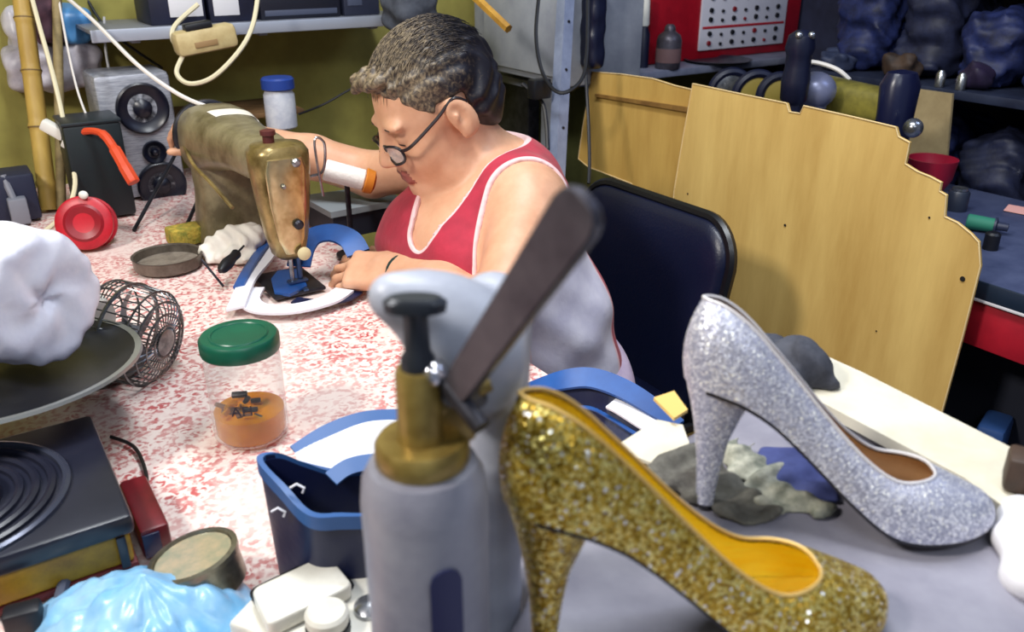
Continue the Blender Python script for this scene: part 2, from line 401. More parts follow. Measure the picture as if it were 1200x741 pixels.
tag(mb.build('tablecloth', M_cloth, loc=R((tU0+tU1)/2, (tN0+tN1)/2, 0.746), rotz=ANG), 'worn red and white floral cloth covering the work table', 'tablecloth')
# ---------------------------------------------------------------- plywood partition: two sheets
def ply_mat(name, c, c2):
    m = mat(name, c, 0.62, c2=c2, scale=7, detail=6, stretch=(1, 1, 0.16), lo=0.3, hi=0.72, bump=0.05, bscale=90)
    return m
M_ply = ply_mat('plywood', (228,194,118), (186,146,76)); M_ply2 = ply_mat('plywood_darker', (216,178,98), (172,130,60))
M_plyedge = mat('plywood_edge', (232,204,150), 0.7)
M_hole = mat('nail_hole', (20,14,10), 0.9)
def sheet(name, pix, u, th, m, label, holes=()):
    t = thing(name, label, 'board', R(u, un(pu(*pix[0], u))[1], 0.0), ANG)
    mb = MB(); poly = [pu(x, y, u) for x, y in pix]; mb.prism(poly, R(th, 0, 0)); mb.build('panel', m, t, ang=20)
    rim = [p - R(0.0006, 0, 0) for p in poly]
    mb = MB(); mb.tube(rim, 0.0013, 5, closed=True); mb.build('raw_edge', M_plyedge, t)
    for (x, y, r) in holes:
        p = pu(x, y, u - 0.0008); mb = MB(); mb.lathe([(r, 0), (r*0.9, 0.0012)], along(p, R(-1, 0, 0)), 12); mb.build('hole', M_hole, t)
    return t
right = [(812,98),(868,110),(922,121),(925,131),(938,133),(942,124),(1000,137),(1050,149),(1053,160),(1066,167),(1064,178),(1061,192),(1075,201),(1090,207),(1103,214),(1101,224),(1109,229),(1107,254),(1122,261),(1138,274),(1147,284),(1149,312),(1128,395),(1102,490),(1060,640),(800,640),(786,300),(790,225),(800,165)]
sheet('plywood_sheet', right, 1.405, 0.006, M_ply, 'large pale plywood sheet with a jagged torn right edge behind the black chair',
      [(920,264,.003),(1128,327,.0048),(1089,255,.002),(806,227,.002),(1027,388,.0015)])
left = [(694,84),(730,87),(765,92),(790,100),(815,106),(835,112),(835,300),(800,300),(740,215),(690,196),(678,186),(683,150)]
sheet('plywood_sheet', left, 1.4195, 0.006, M_ply2, 'narrow darker plywood sheet beside the grey post, tucked behind the torn one')
mb = MB(); a, b = pu(697,110,1.412), pu(806,126,1.412)
mb.prism([a, b, b-Vector((0,0,.011)), a-Vector((0,0,.007))], R(0.006,0,0))  # added strip draws the dark line band, no real batten
tag(mb.build('dark_band', mat('brown_strip', (150,112,52), .7, c2=(110,76,34), scale=20)), 'brown strip added for the dark line across the narrow darker plywood sheet', 'batten')
# ---------------------------------------------------------------- black chair
M_vinyl = mat('black_vinyl', (12,18,44), 0.36, bump=0.1, bscale=250, spec=0.5); M_tubeblk = mat('black_tube', (14,15,20), 0.35, spec=0.6)
c = thing('padded_chair', 'black padded chair the person in the red top sits on', 'chair', R(0.95,1.21,0), ANG)
def back_outline(w, h, rc, z0, n0, taper=0.03):
    pts = []
    for (sx, sz) in ((1,1),(-1,1),(-1,-1),(1,-1)):
        cx = sx*(w/2-rc - (taper if sz < 0 else 0)); cz = sz*(h/2-rc)
        a0 = {(1,1):0,(-1,1):90,(-1,-1):180,(1,-1):270}[(sx,sz)]
        for k in range(9):
            a = math.radians(a0+k*90/8); pts.append((n0 + cx + rc*math.cos(a), z0 + cz + rc*math.sin(a)))
    return pts
def chair_u(z, n): return 1.135 + (z-.6)*0.09 - 0.35*((n-1.21))**2
mb = MB(); rr = []
for off, ins in ((0.020,0.030),(0.012,0.006),(0.0,0.0),(-0.012,0.005),(-0.020,0.020),(-0.026,0.06),(-0.030,0.11)):
    rr.append([R(chair_u(z, n)+off, n, z) for n, z in back_outline(.43-2*ins, .44-2*ins, max(.075-ins*.6,.02), .60, 1.21)])
mb.rings(rr); mb.build('backrest', M_vinyl, c, ang=60)
mb = MB(); o = back_outline(.435, .445, .078, .60, 1.21)
mb.tube([R(chair_u(z, n)+.004, n, z) for n, z in o], .011, 8, closed=True); mb.build('back_rim', M_tubeblk, c)
mb = MB(); rr = []
for z, ins in ((.415,.03),(.425,.005),(.44,0),(.455,.012),(.463,.05)):
    rr.append([R(.90 + (zz-.9), n, z) for n, zz in back_outline(.42-2*ins, .42-2*ins, max(.08-ins,.02), .9, 1.21)])
mb.rings(rr); mb.build('seat', M_vinyl, c, ang=60)
for s in (-1, 1):
    n = 1.21 + s*.185
    MB().tube(spl([R(1.175,n*1,.62), R(1.15,n,.42), R(1.16,n,.2), R(1.2,n,.0)], 6), .011, 8).build('leg', M_tubeblk, c)
    MB().tube(spl([R(1.14,n,.405), R(.8,n,.405), R(.72,n,.36), R(.69,n,0)], 6), .011, 8).build('leg', M_tubeblk, c)
# ================================================================ the person at the machine
M_skin = mat('skin', (202,150,118), 0.48, c2=(218,168,136), scale=14, sub=0.12, bump=0.06, bscale=180)
M_lip = mat('lip_skin', (150,84,74), 0.45, sub=0.1)
def W3(u, n, z): return np.array(R(u, n, z))
earL = np.array(pt(535, 135, 1.31))
hF = np.array((-.80, -.405, -.46)); hF /= np.linalg.norm(hF)
hL = np.array((.454, -.891, 0.02)); hL -= hF*(hL@hF); hL /= np.linalg.norm(hL); hU = np.cross(hF, hL)
hC = earL - .075*hL; HR = np.stack([hF, hL, hU])
def H(f, l, u): return hC + f*hF + l*hL + u*hU
neck = W3(.745, 1.215, .93); shL = np.array(pt(622, 240, 1.335)); shR = W3(.755, 1.385, .915)
elL = np.array(pt(584, 374, 1.19)); wrL = np.array(pz(470, 319, .797))
elR = W3(.69, 1.545, .865); wrR = np.array(pt(280, 158, 1.70))
hip = W3(.822, 1.12, .55); belly = W3(.785, 1.145, .69); chest = W3(.745, 1.185, .825)
uax = np.array(R(1,0,0)); nax = np.array(R(0,1,0)); zax = np.array((0,0,1.0))
lean = frame3(Vector(neck-hip)); AX = np.array(lean.transposed())
TA = np.stack([uax, nax, zax])
def torso(S, e=0.0, k=0.05):
    S.ell(hip, (.13+e, .17+e, .12+e), TA, k); S.ell(belly, (.135+e, .17+e, .14+e), TA, k)
    S.ell(chest, (.12+e, .165+e, .14+e), TA, k)
    for q in (1.10, 1.27): S.ell(W3(.655, q, .805), (.072+e, .085+e, .075+e), TA, .07)
    S.ell(W3(.66, 1.185, .83), (.06+e, .10+e, .07+e), TA, .06)
    S.cap(shL*.8+chest*.2+(0,0,.01), shR*.8+chest*.2+(0,0,.01), .062+e, None, .05)
    S.ell(W3(.79,1.215,.922), (.072+e,.105+e,.064+e), TA, .05)
    S.cap(neck+(0,0,-.03), shL+(0,0,.012)-nax*-.012, .045+e, .05+e, .03); S.cap(neck+(0,0,-.03), shR, .045+e, .05+e, .03)
def hand(S, wr, F, N, T, curl=(.25,.45,.5), spread=1.0, k=.006, thumbdir=None, L=1.0):
    # F towards the fingers, N out of the back of the hand, T towards the thumb side
    F, N, T = [np.array(v, float)/np.linalg.norm(v) for v in (F, N, T)]
    S.rbox(wr + .045*F*L, (.05*L, .038, .0135), .0125, np.stack([F, T, N]), .012)
    S.cap(wr - .02*F, wr + .03*F, .024, .022, .02)
    S.ell(wr + .03*F + .022*T - .008*N, (.03, .019, .015), np.stack([F, T, N]), .012)
    for off, ln, bx in ((.030,.074,.088),(.0105,.082,.092),(-.0095,.076,.088),(-.0285,.060,.080)):
        p = wr + bx*L*F + off*T; a = 0.0; d0 = F + off*2.2*spread*T; d0 /= np.linalg.norm(d0); r = .0088 if off > -.02 else .0075
        S.ell(p + .002*N, (.0105,.0095,.0095), None, .006)
        for q, (sg, c) in enumerate(zip((.44,.31,.25), curl)):
            a += c; d = d0*math.cos(a) - N*math.sin(a); p2 = p + d*ln*sg*L; S.cap(p, p2, r, r-.0011, .0035); p = p2; r -= .0009
    td = np.array(thumbdir if thumbdir is not None else F*.75 + T*.6 - N*.35, float); td /= np.linalg.norm(td)
    p = wr + .022*F + .028*T - .006*N; p2 = p + td*.040; p3 = p2 + (td*.85 + F*.45 - N*.1)/np.linalg.norm(td*.85+F*.45-N*.1)*.032
    p4 = p3 + F*.5*.028 + td*.8*.022
    S.cap(p, p2, .0135, .0108, .008); S.cap(p2, p3, .0105, .0095, .004); S.cap(p3, p4, .0093, .0075, .003)
S = SDF((-.72, .86, -.01), (.36, 1.98, 1.22), .0036)
torso(S)
for q, s in ((1.06, -1), (1.21, 1)):                         # thighs, shins, feet
    kn = W3(.40, q + s*.03, .53); an = W3(.45, q + s*.03, .09)
    S.cap(W3(.79, q, .54), kn, .095, .062, .04); S.cap(kn, an, .058, .038, .02); S.cap(an + (0,0,-.035), an + np.array(R(-.15,0,-.05)), .04, .03, .02)
S.cap(neck + (0,0,-.02), H(-.018,0,-.045), .066, .056, .04)
# left arm (towards the lens) and right arm (reaching behind the machine)
S.cap(shL, elL, .054, .043, .03); S.cap(elL, elL*.45+wrL*.55, .044, .040, .015); S.cap(elL*.45+wrL*.55, wrL, .040, .027, .02)
S.cap(shR, elR, .052, .043, .03); S.cap(elR, elR*.55+wrR*.45, .045, .041, .015); S.cap(elR*.55+wrR*.45, wrR, .041, .026, .02)
fl = np.array(pz(380, 315, .780)) - wrL; fl[2] = -.018
fl /= np.linalg.norm(fl); nl = np.array((-.05,-.55,.85)); nl -= fl*(nl@fl); nl /= np.linalg.norm(nl)
tl = np.cross(nl, fl) * (1 if np.cross(nl, fl)[1] > 0 else -1)
hand(S, wrL, fl, nl, tl, (.32,.45,.42), L=1.08)
fr = (wrR-elR)/np.linalg.norm(wrR-elR); nr_ = np.array((0,-.25,1.0)); nr_ -= fr*(nr_@fr); nr_ /= np.linalg.norm(nr_)
tr_ = np.cross(fr, nr_); tr_ = tr_ if tr_[1] < 0 else -tr_
hand(S, wrR, fr, nr_, tr_, (.45,.7,.6))
# head
def he(f, l, u, r, k=.02, cut=False): S.ell(H(f,l,u), r, HR, k, cut)
he(-.012,0,.045,(.098,.077,.085),.02); he(.032,0,-.012,(.066,.066,.088),.03); he(.040,0,-.068,(.056,.058,.044),.03)
for s in (1,-1):
    he(.060,s*.036,-.036,(.032,.028,.032),.02); he(.086,s*.030,.026,(.014,.026,.010),.012)
    he(.098,s*.031,.004,(.018,.017,.012),.010,True)
    he(.078,s*.031,.003,(.0155,.0165,.0145),.003)
    he(.030,s*.045,-.085,(.030,.020,.022),.02)
he(.083,0,-.092,(.022,.026,.018),.016); he(.05,0,-.105,(.04,.042,.02),.02)
S.cap(H(.094,0,.018), H(.117,0,-.026), .0085, .0125, .012)
for s in (1,-1): he(.106,s*.0125,-.031,(.012,.009,.0085),.006)
he(.093,0,-.058,(.014,.026,.018),.012)
S.cap(H(.103,.015,-.056), H(.103,-.015,-.056), .0062, None, .004); S.cap(H(.101,.014,-.069), H(.101,-.014,-.069), .0072, None, .004)
S.cap(H(.110,.022,-.0622), H(.110,-.022,-.0622), .0034, None, .003, True)
for s in (1,-1):
    E = np.stack([hF*.9-hU*.25, hL, hU*.9+hF*.25])
    S.ell(H(-.006,s*.081,-.004), (.020,.010,.034), E, .008); S.ell(H(.002,s*.093,.004), (.012,.0095,.021), E, .003, True); S.cap(H(.006,s*.086,-.006), H(.003,s*.088,.004), .004, None, .003)
    S.ell(H(-.001,s*.083,-.030), (.009,.007,.009), E, .005)
pr = thing('person', 'person in a red sleeveless top and glasses bending over the sewing machine', 'person', R(.80,1.12,0), 0)
def lipfn(c, n):
    q = (c-hC) @ HR.T
    return np.where((q[:,0] > .094) & (np.abs(q[:,1]) < .024) & (q[:,2] > -.077) & (q[:,2] < -.050), 1, 0)
S.build('body', [M_skin, M_lip], pr, matfn=lipfn)
# sleeveless top
M_red = mat('red_jersey', (176,26,52), 0.75, c2=(150,20,46), scale=18, bump=0.25, bscale=60, sheen=.2)
M_white = mat('lilac_white_jersey', (206,202,216), 0.8, c2=(186,182,200), scale=14, bump=0.25, bscale=45, sheen=.2)
M_trim = mat('pale_pink_piping', (232,196,196), 0.7)
S = SDF((-.45, .90, .40), (.38, 1.80, 1.08), .0042); torso(S, .0085)
apex = neck + np.array((0,0,.0)) - .135*uax - .115*zax                  # point of the V
vdir = np.array(hF)*0
up0 = neck + .10*uax + .10*zax
cuts = []
def cutcap(p0, p1, r0, r1, k=.004):
    S.cap(p0, p1, r0, r1, k, True); cuts.append((p0, p1, r0, r1))
cutcap(W3(.625,1.150,.862), neck + .012*uax + .115*zax, .046, .084)
aL = shL - .050*nax - .035*zax - .030*uax
cutcap(aL + (0,0,.06), aL - (0,0,.05) - .03*uax, .076, .062); aR = shR + .045*nax - .03*zax
cutcap(aR + (0,0,.06), aR - (0,0,.06), .075, .085)
def wr_(d, X, Y, Z):
    u = X*CA + Y*SA; n = -X*SA + Y*CA
    f = .0026*np.sin(70*(Z + .5*u) + 3*np.sin(9*u) + 2*np.sin(14*n)) + .0022*np.sin(52*(Z*1.1 - .8*u) + 4*np.sin(8*n))
    return d + f*np.clip((.92-Z)*5, .15, 1)
S.field(wr_)
sl, X, Y, Z = S.sub(S.lo, S.lo + S.h*S.n); S.cut(sl, (Z - .585) + 0*X + 0*Y)
def capd(c, q):
    p0, p1, r0, r1 = q; v = p1-p0; t = np.clip(((c-p0)@v)/(v@v), 0, 1)
    return np.linalg.norm(c-p0-t[:,None]*v, axis=1) - (r0+(r1-r0)*t)
def shirtattr(c):
    u = c[:,0]*CA + c[:,1]*SA; m = -c[:,0]*SA + c[:,1]*CA; z = c[:,2]
    a = u - (.690 + .05*(.90-z)); b = (.868 - .03*(z-.6)) - u; cc = 1.14 - m; d = .925 - z
    tr = np.min(np.abs(np.stack([capd(c, q) for q in cuts])), axis=0)
    return {'side': np.minimum(np.minimum(a, b), np.minimum(cc, d)), 'trim': tr}
def jersey():
    m = bpy.data.materials.new('two_tone_jersey'); m.use_nodes = True; nt = m.node_tree; N = nt.nodes; L = nt.links; b = N['Principled BSDF']
    def at(n):
        q = N.new('ShaderNodeAttribute'); q.attribute_name = n; return q.outputs['Fac']
    def step(src, v0, v1):
        r = N.new('ShaderNodeMapRange'); r.inputs['From Min'].default_value = v0; r.inputs['From Max'].default_value = v1; L.new(src, r.inputs['Value']); return r.outputs[0]
    def mix(f, a, c):
        x = N.new('ShaderNodeMix'); x.data_type = 'RGBA'; L.new(f, x.inputs['Factor'])
        for k, v in (('A', a), ('B', c)):
            if isinstance(v, tuple): x.inputs[k].default_value = (*lin(v), 1)
            else: L.new(v, x.inputs[k])
        return x.outputs['Result']
    tc = N.new('ShaderNodeTexCoord'); nz = N.new('ShaderNodeTexNoise'); nz.inputs['Scale'].default_value = 22; nz.inputs['Detail'].default_value = 5; L.new(tc.outputs['Object'], nz.inputs[0])
    red = mix(step(nz.outputs['Fac'], .35, .65), (150,18,46), (178,30,58)); wht = mix(step(nz.outputs['Fac'], .35, .65), (190,186,204), (212,208,220))
    body = mix(step(at('side'), -.001, .001), red, wht)
    pip = mix(step(at('side'), -.007, -.006), body, (226,190,194)); body2 = mix(step(at('side'), -.001, .001), pip, wht)
    out = mix(step(at('trim'), .0085, .0075), body2, (226,190,190)); L.new(out, b.inputs['Base Color'])
    b.inputs['Roughness'].default_value = .75; b.inputs['Sheen Weight'].default_value = .15
    n2 = N.new('ShaderNodeTexNoise'); n2.inputs['Scale'].default_value = 55; n2.inputs['Detail'].default_value = 3; L.new(tc.outputs['Object'], n2.inputs[0])
    bp = N.new('ShaderNodeBump'); bp.inputs['Strength'].default_value = .3; bp.inputs['Distance'].default_value = .004; L.new(n2.outputs['Fac'], bp.inputs['Height']); L.new(bp.outputs[0], b.inputs['Normal'])
    return m
S.build('sleeveless_top', jersey(), pr, attrs=shirtattr)
# shorts
M_short = mat('lilac_shorts', (214,196,214), 0.8, c2=(190,170,196), scale=20, bump=.2, bscale=50)
S = SDF((-.5, .75, .35), (.42, 1.75, .72), .006); e = .014
S.ell(hip, (.13+e, .17+e, .12+e), TA, .03)
for q, s in ((1.06, -1), (1.21, 1)): S.cap(W3(.79, q, .54), W3(.50, q + s*.02, .53), .095+e, .075+e, .03)
S.field(lambda d, X, Y, Z: d + .003*np.sin(60*(X+Y*.5)+4*np.sin(14*Z)))
sl, X, Y, Z = S.sub(S.lo, S.lo + S.h*S.n); S.cut(sl, -(Z - .64) + 0*X + 0*Y)
S.build('shorts', M_short, pr)
# hair
def hair_mat():
    m = bpy.data.materials.new('grey_black_hair'); m.use_nodes = True; nt = m.node_tree; N = nt.nodes; L = nt.links; b = N['Principled BSDF']
    tc = N.new('ShaderNodeTexCoord'); mp = N.new('ShaderNodeMapping'); mp.inputs['Scale'].default_value = (1, 1, 1)
    L.new(tc.outputs['Object'], mp.inputs[0])
    nz = N.new('ShaderNodeTexNoise'); nz.inputs['Scale'].default_value = 160; nz.inputs['Detail'].default_value = 4; nz.inputs['Distortion'].default_value = 0.6; L.new(mp.outputs[0], nz.inputs['Vector'])
    # colour runs from near black at the nape to grey-tan at brow and crown
    base = np.array(WM[pr].inverted())[:3,3]; o = hC + base
    dt = N.new('ShaderNodeVectorMath'); dt.operation = 'DOT_PRODUCT'; dt.inputs[1].default_value = tuple(hF*.9 + hU*.42); L.new(tc.outputs['Object'], dt.inputs[0])
    mr = N.new('ShaderNodeMapRange'); c0 = float(o @ (hF*.9 + hU*.42)); mr.inputs['From Min'].default_value = c0-.055; mr.inputs['From Max'].default_value = c0+.055
    mr.inputs['To Min'].default_value = -0.32; mr.inputs['To Max'].default_value = 0.10; L.new(dt.outputs['Value'], mr.inputs['Value'])
    ad = N.new('ShaderNodeMath'); ad.operation = 'ADD'; L.new(nz.outputs['Fac'], ad.inputs[0]); L.new(mr.outputs[0], ad.inputs[1])
    cr = N.new('ShaderNodeValToRGB'); e = cr.color_ramp.elements; e[0].position = .30; e[0].color = (*lin((20,18,28)), 1); e[1].position = .72; e[1].color = (*lin((134,118,94)), 1)
    x = e.new(.5); x.color = (*lin((70,60,52)), 1)
    L.new(ad.outputs[0], cr.inputs['Fac']); L.new(cr.outputs[0], b.inputs['Base Color']); b.inputs['Roughness'].default_value = .5
    return m
M_hair = hair_mat()
S = SDF(hC-.19, hC+.19, .003)
S.ell(H(-.013,0,.046), (.1025,.083,.089), HR, .01)
S.ell(H(-.055,0,-.012), (.054,.070,.060), HR, .03)
for f, l, u, r in ((.072,.0,.094,(.022,.05,.012)),(.084,-.035,.086,(.016,.022,.012))): S.ell(H(f,l,u), r, HR, .02)
def hl(d, X, Y, Z):
    x, y, z = X-hC[0], Y-hC[1], Z-hC[2]
    f = hF[0]*x+hF[1]*y+hF[2]*z; l = hL[0]*x+hL[1]*y+hL[2]*z; u = hU[0]*x+hU[1]*y+hU[2]*z
    line = np.interp(f, [-.13,-.055,-.032,-.026,.022,.03,.055,.085,.10], [-.075,-.072,-.055,.026,.030,.012,.044,.080,.076])
    g = (line-u)*.75
    wv = .0022*np.sin(150*l + 40*f + 6*np.sin(38*u)) + .0016*np.sin(260*l - 90*u + 5*np.sin(50*f))
    d = d + wv
    h = np.maximum(.008-np.abs(d-g), 0)/.008
    return np.maximum(d, g) + h*h*.002
S.field(hl)
ho = S.build('hair', M_hair, pr, relax=1)
# loose strands swept back over the cap, in the hair's own mesh
def strands():
    bm = bmesh.new(); bm.from_mesh(ho.data); rnd = random.Random(3); inv = WM[pr].inverted()
    for k in range(620):
        f0 = rnd.uniform(-.05, .105); l0 = rnd.uniform(-.082, .084); pts = []
        for q in range(5):
            f = f0 - .016*q + rnd.uniform(-.002,.002); l = l0*(1-.02*q) + rnd.uniform(-.002,.002)
            v = 1-((f+.013)/.107)**2-(l/.0865)**2
            if v < .02: break
            pts.append(H(f, l, .046+.0905*math.sqrt(v) + (.004*rnd.random() if q in (1,2) else 0)))
        if len(pts) < 4 or (np.interp(f0, [-.1,.03,.1],[-.05,.03,.07]) > (pts[0]-hC)@hU): continue
        prev = None
        for q, p in enumerate(pts):
            r = .0008*(1-.6*q/len(pts))
            cur = [bm.verts.new(inv @ Vector(p + hL*r*math.cos(a) + hU*r*math.sin(a))) for a in (0, 2.1, 4.2)]
            if prev:
                for j in range(3): bm.faces.new([prev[j], prev[(j+1)%3], cur[(j+1)%3], cur[j]])
            prev = cur
    bm.to_mesh(ho.data); bm.free()
    ho.data.polygons.foreach_set('use_smooth', [True]*len(ho.data.polygons))
strands()
# glasses and wristband
M_spec = mat('dark_spectacle_frame', (26,20,26), 0.3); M_lens = mat('lens_glass', (235,240,245), 0.05, thin=0.0)
def lens(s):
    pts = []
    for k in range(28):
        a = 2*PI*k/28; y = .0235*abs(math.cos(a))**.8*(1 if math.cos(a) > 0 else -1); z = .0165*abs(math.sin(a))**.8*(1 if math.sin(a) > 0 else -1)
        pts.append(Vector(H(.112 - 3.2*(y)**2 - .012*max(0, s*y/.0235) , s*.032+y, -.012+z)))
    return pts
gl = MB()
for s in (1,-1): gl.tube(lens(s), .0024, 6, closed=True)
gl.tube([Vector(H(.1135,.0085,-.010)), Vector(H(.118,0,-.007)), Vector(H(.1135,-.0085,-.010))], .0017, 6)
for s in (1,-1): gl.tube(spl([H(.099,s*.055,-.006), H(.085,s*.073,-.002), H(.03,s*.079,.014), H(-.004,s*.084,.028), H(-.022,s*.082,.012)], 6), .0028, 6)
go = gl.build('glasses_frame', M_spec, pr)
for s in (1,-1):
    MB().tube([Vector(H(.0912-20*q*q, s*.031+q, -.0045-8*q*q)) for q in (-.014,-.009,-.004,.001,.006,.011,.014)], .0010, 5).build('eyelashes', M_spec, pr)
    MB().tube([Vector(H(.0985-16*q*q, s*.031+q, .026-6*q*q)) for q in (-.018,-.010,-.002,.008,.016)], [.001,.002,.0022,.0018,.0008], 6).build('eyebrow', mat('eyebrow_hair', (70,52,44), .7), pr)
for s in (1,-1): MB().prism(lens(s), tuple(-.0012*hF)).build('glasses_lens', M_lens, pr)
d = (elL-wrL)/np.linalg.norm(elL-wrL)
mb = MB(); mb.lathe([(.0305,-.004),(.0318,0),(.0305,.004),(.027,.004),(.027,-.004)], along(wrL+.004*d, d), 24); mb.build('wristband', mat('dark_green_band', (22,48,46), .5), pr)
# ================================================================ on the work table: the sewing machine and what lies round it
M_mach = mat('worn_olive_enamel', (138,128,98), 0.34, c2=(86,76,52), scale=16, detail=6, bump=.08, bscale=120, spec=.6)
M_brassy = mat('worn_gilt_faceplate', (170,148,96), 0.3, metal=.5, c2=(104,86,48), scale=20, detail=6)
M_steel = mat('bright_steel', (190,192,196), 0.25, metal=.9, c2=(120,122,128), scale=40)
M_dsteel = mat('dark_steel', (58,58,66), 0.4, metal=.7, c2=(34,34,40), scale=30)
M_black = mat('black_plastic', (16,17,24), 0.45)
M_wht = mat('white_plastic', (226,224,216), 0.5); M_cream = mat('cream_plastic', (206,192,148), 0.5)
nd = pz(343, 338, TZ); nu_, nn_ = un(nd)
sm = thing('sewing_machine', 'old olive and gilt sewing machine with a tape patch, under the person\'s hands', 'sewing machine', R(nu_, nn_+.17, TZ), ANG)
def SMp(x, y, z): return R(nu_ + x, nn_ + y, TZ + z)              # x across, y along the arm to the pillar, z up
def rrect(cx, cz, hx, hz, y, p=3.0, n=28, tw=0):
    return [SMp(cx + hx*abs(math.cos(a))**(2/p)*(1 if math.cos(a) >= 0 else -1), y, cz + hz*abs(math.sin(a))**(2/p)*(1 if math.sin(a) >= 0 else -1)) for a in [2*PI*k/n for k in range(n)]]
def hrect(cx, cy, hx, hy, z, p=3.0, n=28):
    return [SMp(cx + hx*abs(math.cos(a))**(2/p)*(1 if math.cos(a) >= 0 else -1), cy + hy*abs(math.sin(a))**(2/p)*(1 if math.sin(a) >= 0 else -1), z) for a in [2*PI*k/n for k in range(n)]]
mb = MB(); mb.rings([rrect(0,.213,.028,.028,.02), rrect(0,.213,.040,.036,.03), rrect(0,.213,.043,.038,.08), rrect(0,.210,.046,.040,.16), rrect(0,.205,.056,.050,.25), rrect(0,.196,.066,.062,.31), rrect(0,.190,.068,.066,.37), rrect(0,.190,.060,.058,.392), rrect(0,.190,.03,.03,.398)])
mb.build('arm', M_mach, sm, ang=50)
mb = MB(); mb.rings([hrect(0,.335,.068,.066,.0), hrect(0,.335,.064,.062,.03), hrect(0,.335,.056,.056,.10), hrect(0,.335,.058,.058,.15), hrect(0,.335,.06,.056,.20)])
mb.build('pillar', M_mach, sm, ang=50)
mb = MB(); mb.rings([hrect(0,.0,.017,.018,.058), hrect(0,.0,.026,.026,.066), hrect(0,.0,.034,.032,.10), hrect(0,.0,.042,.036,.16), hrect(0,.0,.047,.038,.21), hrect(0,.0,.047,.038,.236), hrect(0,.0,.040,.033,.247), hrect(0,.0,.02,.018,.251)])
mb.build('head', M_brassy, sm, ang=50)
mb = MB(); mb.rings([hrect(-.004,-.034,.012,.006,.075), hrect(-.004,-.037,.022,.006,.10), hrect(-.004,-.040,.030,.006,.16), hrect(-.004,-.041,.033,.006,.215), hrect(-.004,-.041,.028,.006,.232)])
f = mb.build('faceplate', mat('polished_gilt', (214,198,154), .2, metal=.8, c2=(136,112,66), scale=14), sm, ang=50)
for (x, z, r, m) in ((.006,.125,.008,M_dsteel),(.012,.225,.007,M_steel),(-.012,.19,.004,M_steel),(.010,.075,.011,M_cream)):
    mb = MB(); mb.lathe([(0,0),(r,0),(r,.004),(r*.6,.007),(0,.007)], along(SMp(x,-.046,z), R(0,-1,0)), 16); mb.build('screw', m, sm)
mb = MB(); mb.lathe([(.009,0),(.009,.012),(.012,.013),(.012,.02),(.005,.022)], along(SMp(-.012,0,.25), (0,0,1)), 14); mb.build('oil_cap', mat('dull_red_cap', (84,34,34), .5), sm)
mb = MB(); mb.tube([SMp(0,-.005,.06), SMp(0,-.005,.012)], .004, 10); mb.build('needle_bar', M_steel, sm)
mb = MB(); mb.tube([SMp(.014,-.004,.07), SMp(.014,-.004,.018)], .005, 10); mb.box(SMp(.008,-.006,.014), (.034,.016,.006), ANG, .002); mb.box(SMp(-.008,-.02,.008), (.009,.04,.004), ANG, .001); mb.box(SMp(.010,-.02,.008), (.009,.04,.004), ANG, .001)
mb.build('presser_foot', mat('blued_steel', (70,92,132), .3, metal=.8), sm)
mb = MB(); mb.box(SMp(0,.02,.004), (.09,.12,.007), ANG, .003); mb.build('bed_plate', M_dsteel, sm)
mb = MB(); mb.tube(spl([SMp(.047,-.01,.19), SMp(.066,-.02,.20), SMp(.068,-.03,.245), SMp(.05,-.035,.25), SMp(.058,-.03,.16)], 8), .0022, 6); mb.build('thread_guide', M_steel, sm)
mb = MB(); mb.lathe([(.012,0),(.062,0),(.068,.004),(.068,.016),(.060,.020),(.020,.020),(.016,.028),(0,.028)], along(SMp(0,.400,.19), R(0,1,0)), 36); mb.build('hand_wheel', M_dsteel, sm)
mb = MB(); mb.tube(spl([SMp(-.062,.36,.19), SMp(-.072,.26,.17), SMp(-.064,.18,.15), SMp(-.05,.12,.12)], 8), .0035, 8); mb.build('lift_lever', M_brassy, sm)
# masking tape wrapped round the arm
def tapef(i, j):
    q = math.radians(20 + 88*i); y = .238 + .045*j + .004*math.sin(9*i); r0 = .0015
    hx = np.interp(y, [.16,.25,.31,.37], [.046,.056,.066,.068]) + r0; hz = np.interp(y, [.16,.25,.31,.37], [.040,.050,.062,.066]) + r0; cz = np.interp(y, [.16,.25,.31,.37], [.210,.205,.196,.190])
    return SMp(hx*math.cos(q)**(2/3), y, cz + hz*math.sin(q)**(2/3)) if q <= PI/2 else SMp(-hx*abs(math.cos(q))**(2/3), y, cz + hz*math.sin(q)**(2/3))
mb = MB(); mb.grid(tapef, 16, 6); mb.solid(.001)
mb.build('tape_patch', mat('masking_tape', (232,226,210), .7, bump=.2, bscale=80), sm)
# spool and bobbin winder seen past the head
bw = pt(404, 205, 1.53)
b = thing('thread_spool', 'white thread spool with an orange base just right of the sewing machine head', 'spool', (bw.x, bw.y, TZ))
ax = Vector((.30, .05, -.10)).normalized()
mb = MB(); mb.tube([(bw.x, bw.y+.012, TZ), (bw.x, bw.y+.012, bw.z-.006)], .005, 8); mb.lathe([(.03,0),(.03,.004),(.02,.008),(.006,.01)], Matrix.Translation((bw.x, bw.y+.012, TZ)), 20); mb.build('stand', M_dsteel, b)
mb = MB(); mb.lathe([(.017,-.036),(.019,-.034),(.019,.034),(.017,.036)], along(bw, ax), 20); mb.build('thread', mat('white_thread', (236,232,226), .8, bump=.3, bscale=300), b)
mb = MB(); mb.lathe([(.022,.0365),(.023,.038),(.021,.052),(.012,.056)], along(bw, ax), 20); mb.build('flange', mat('orange_plastic', (214,128,36), .5), b)
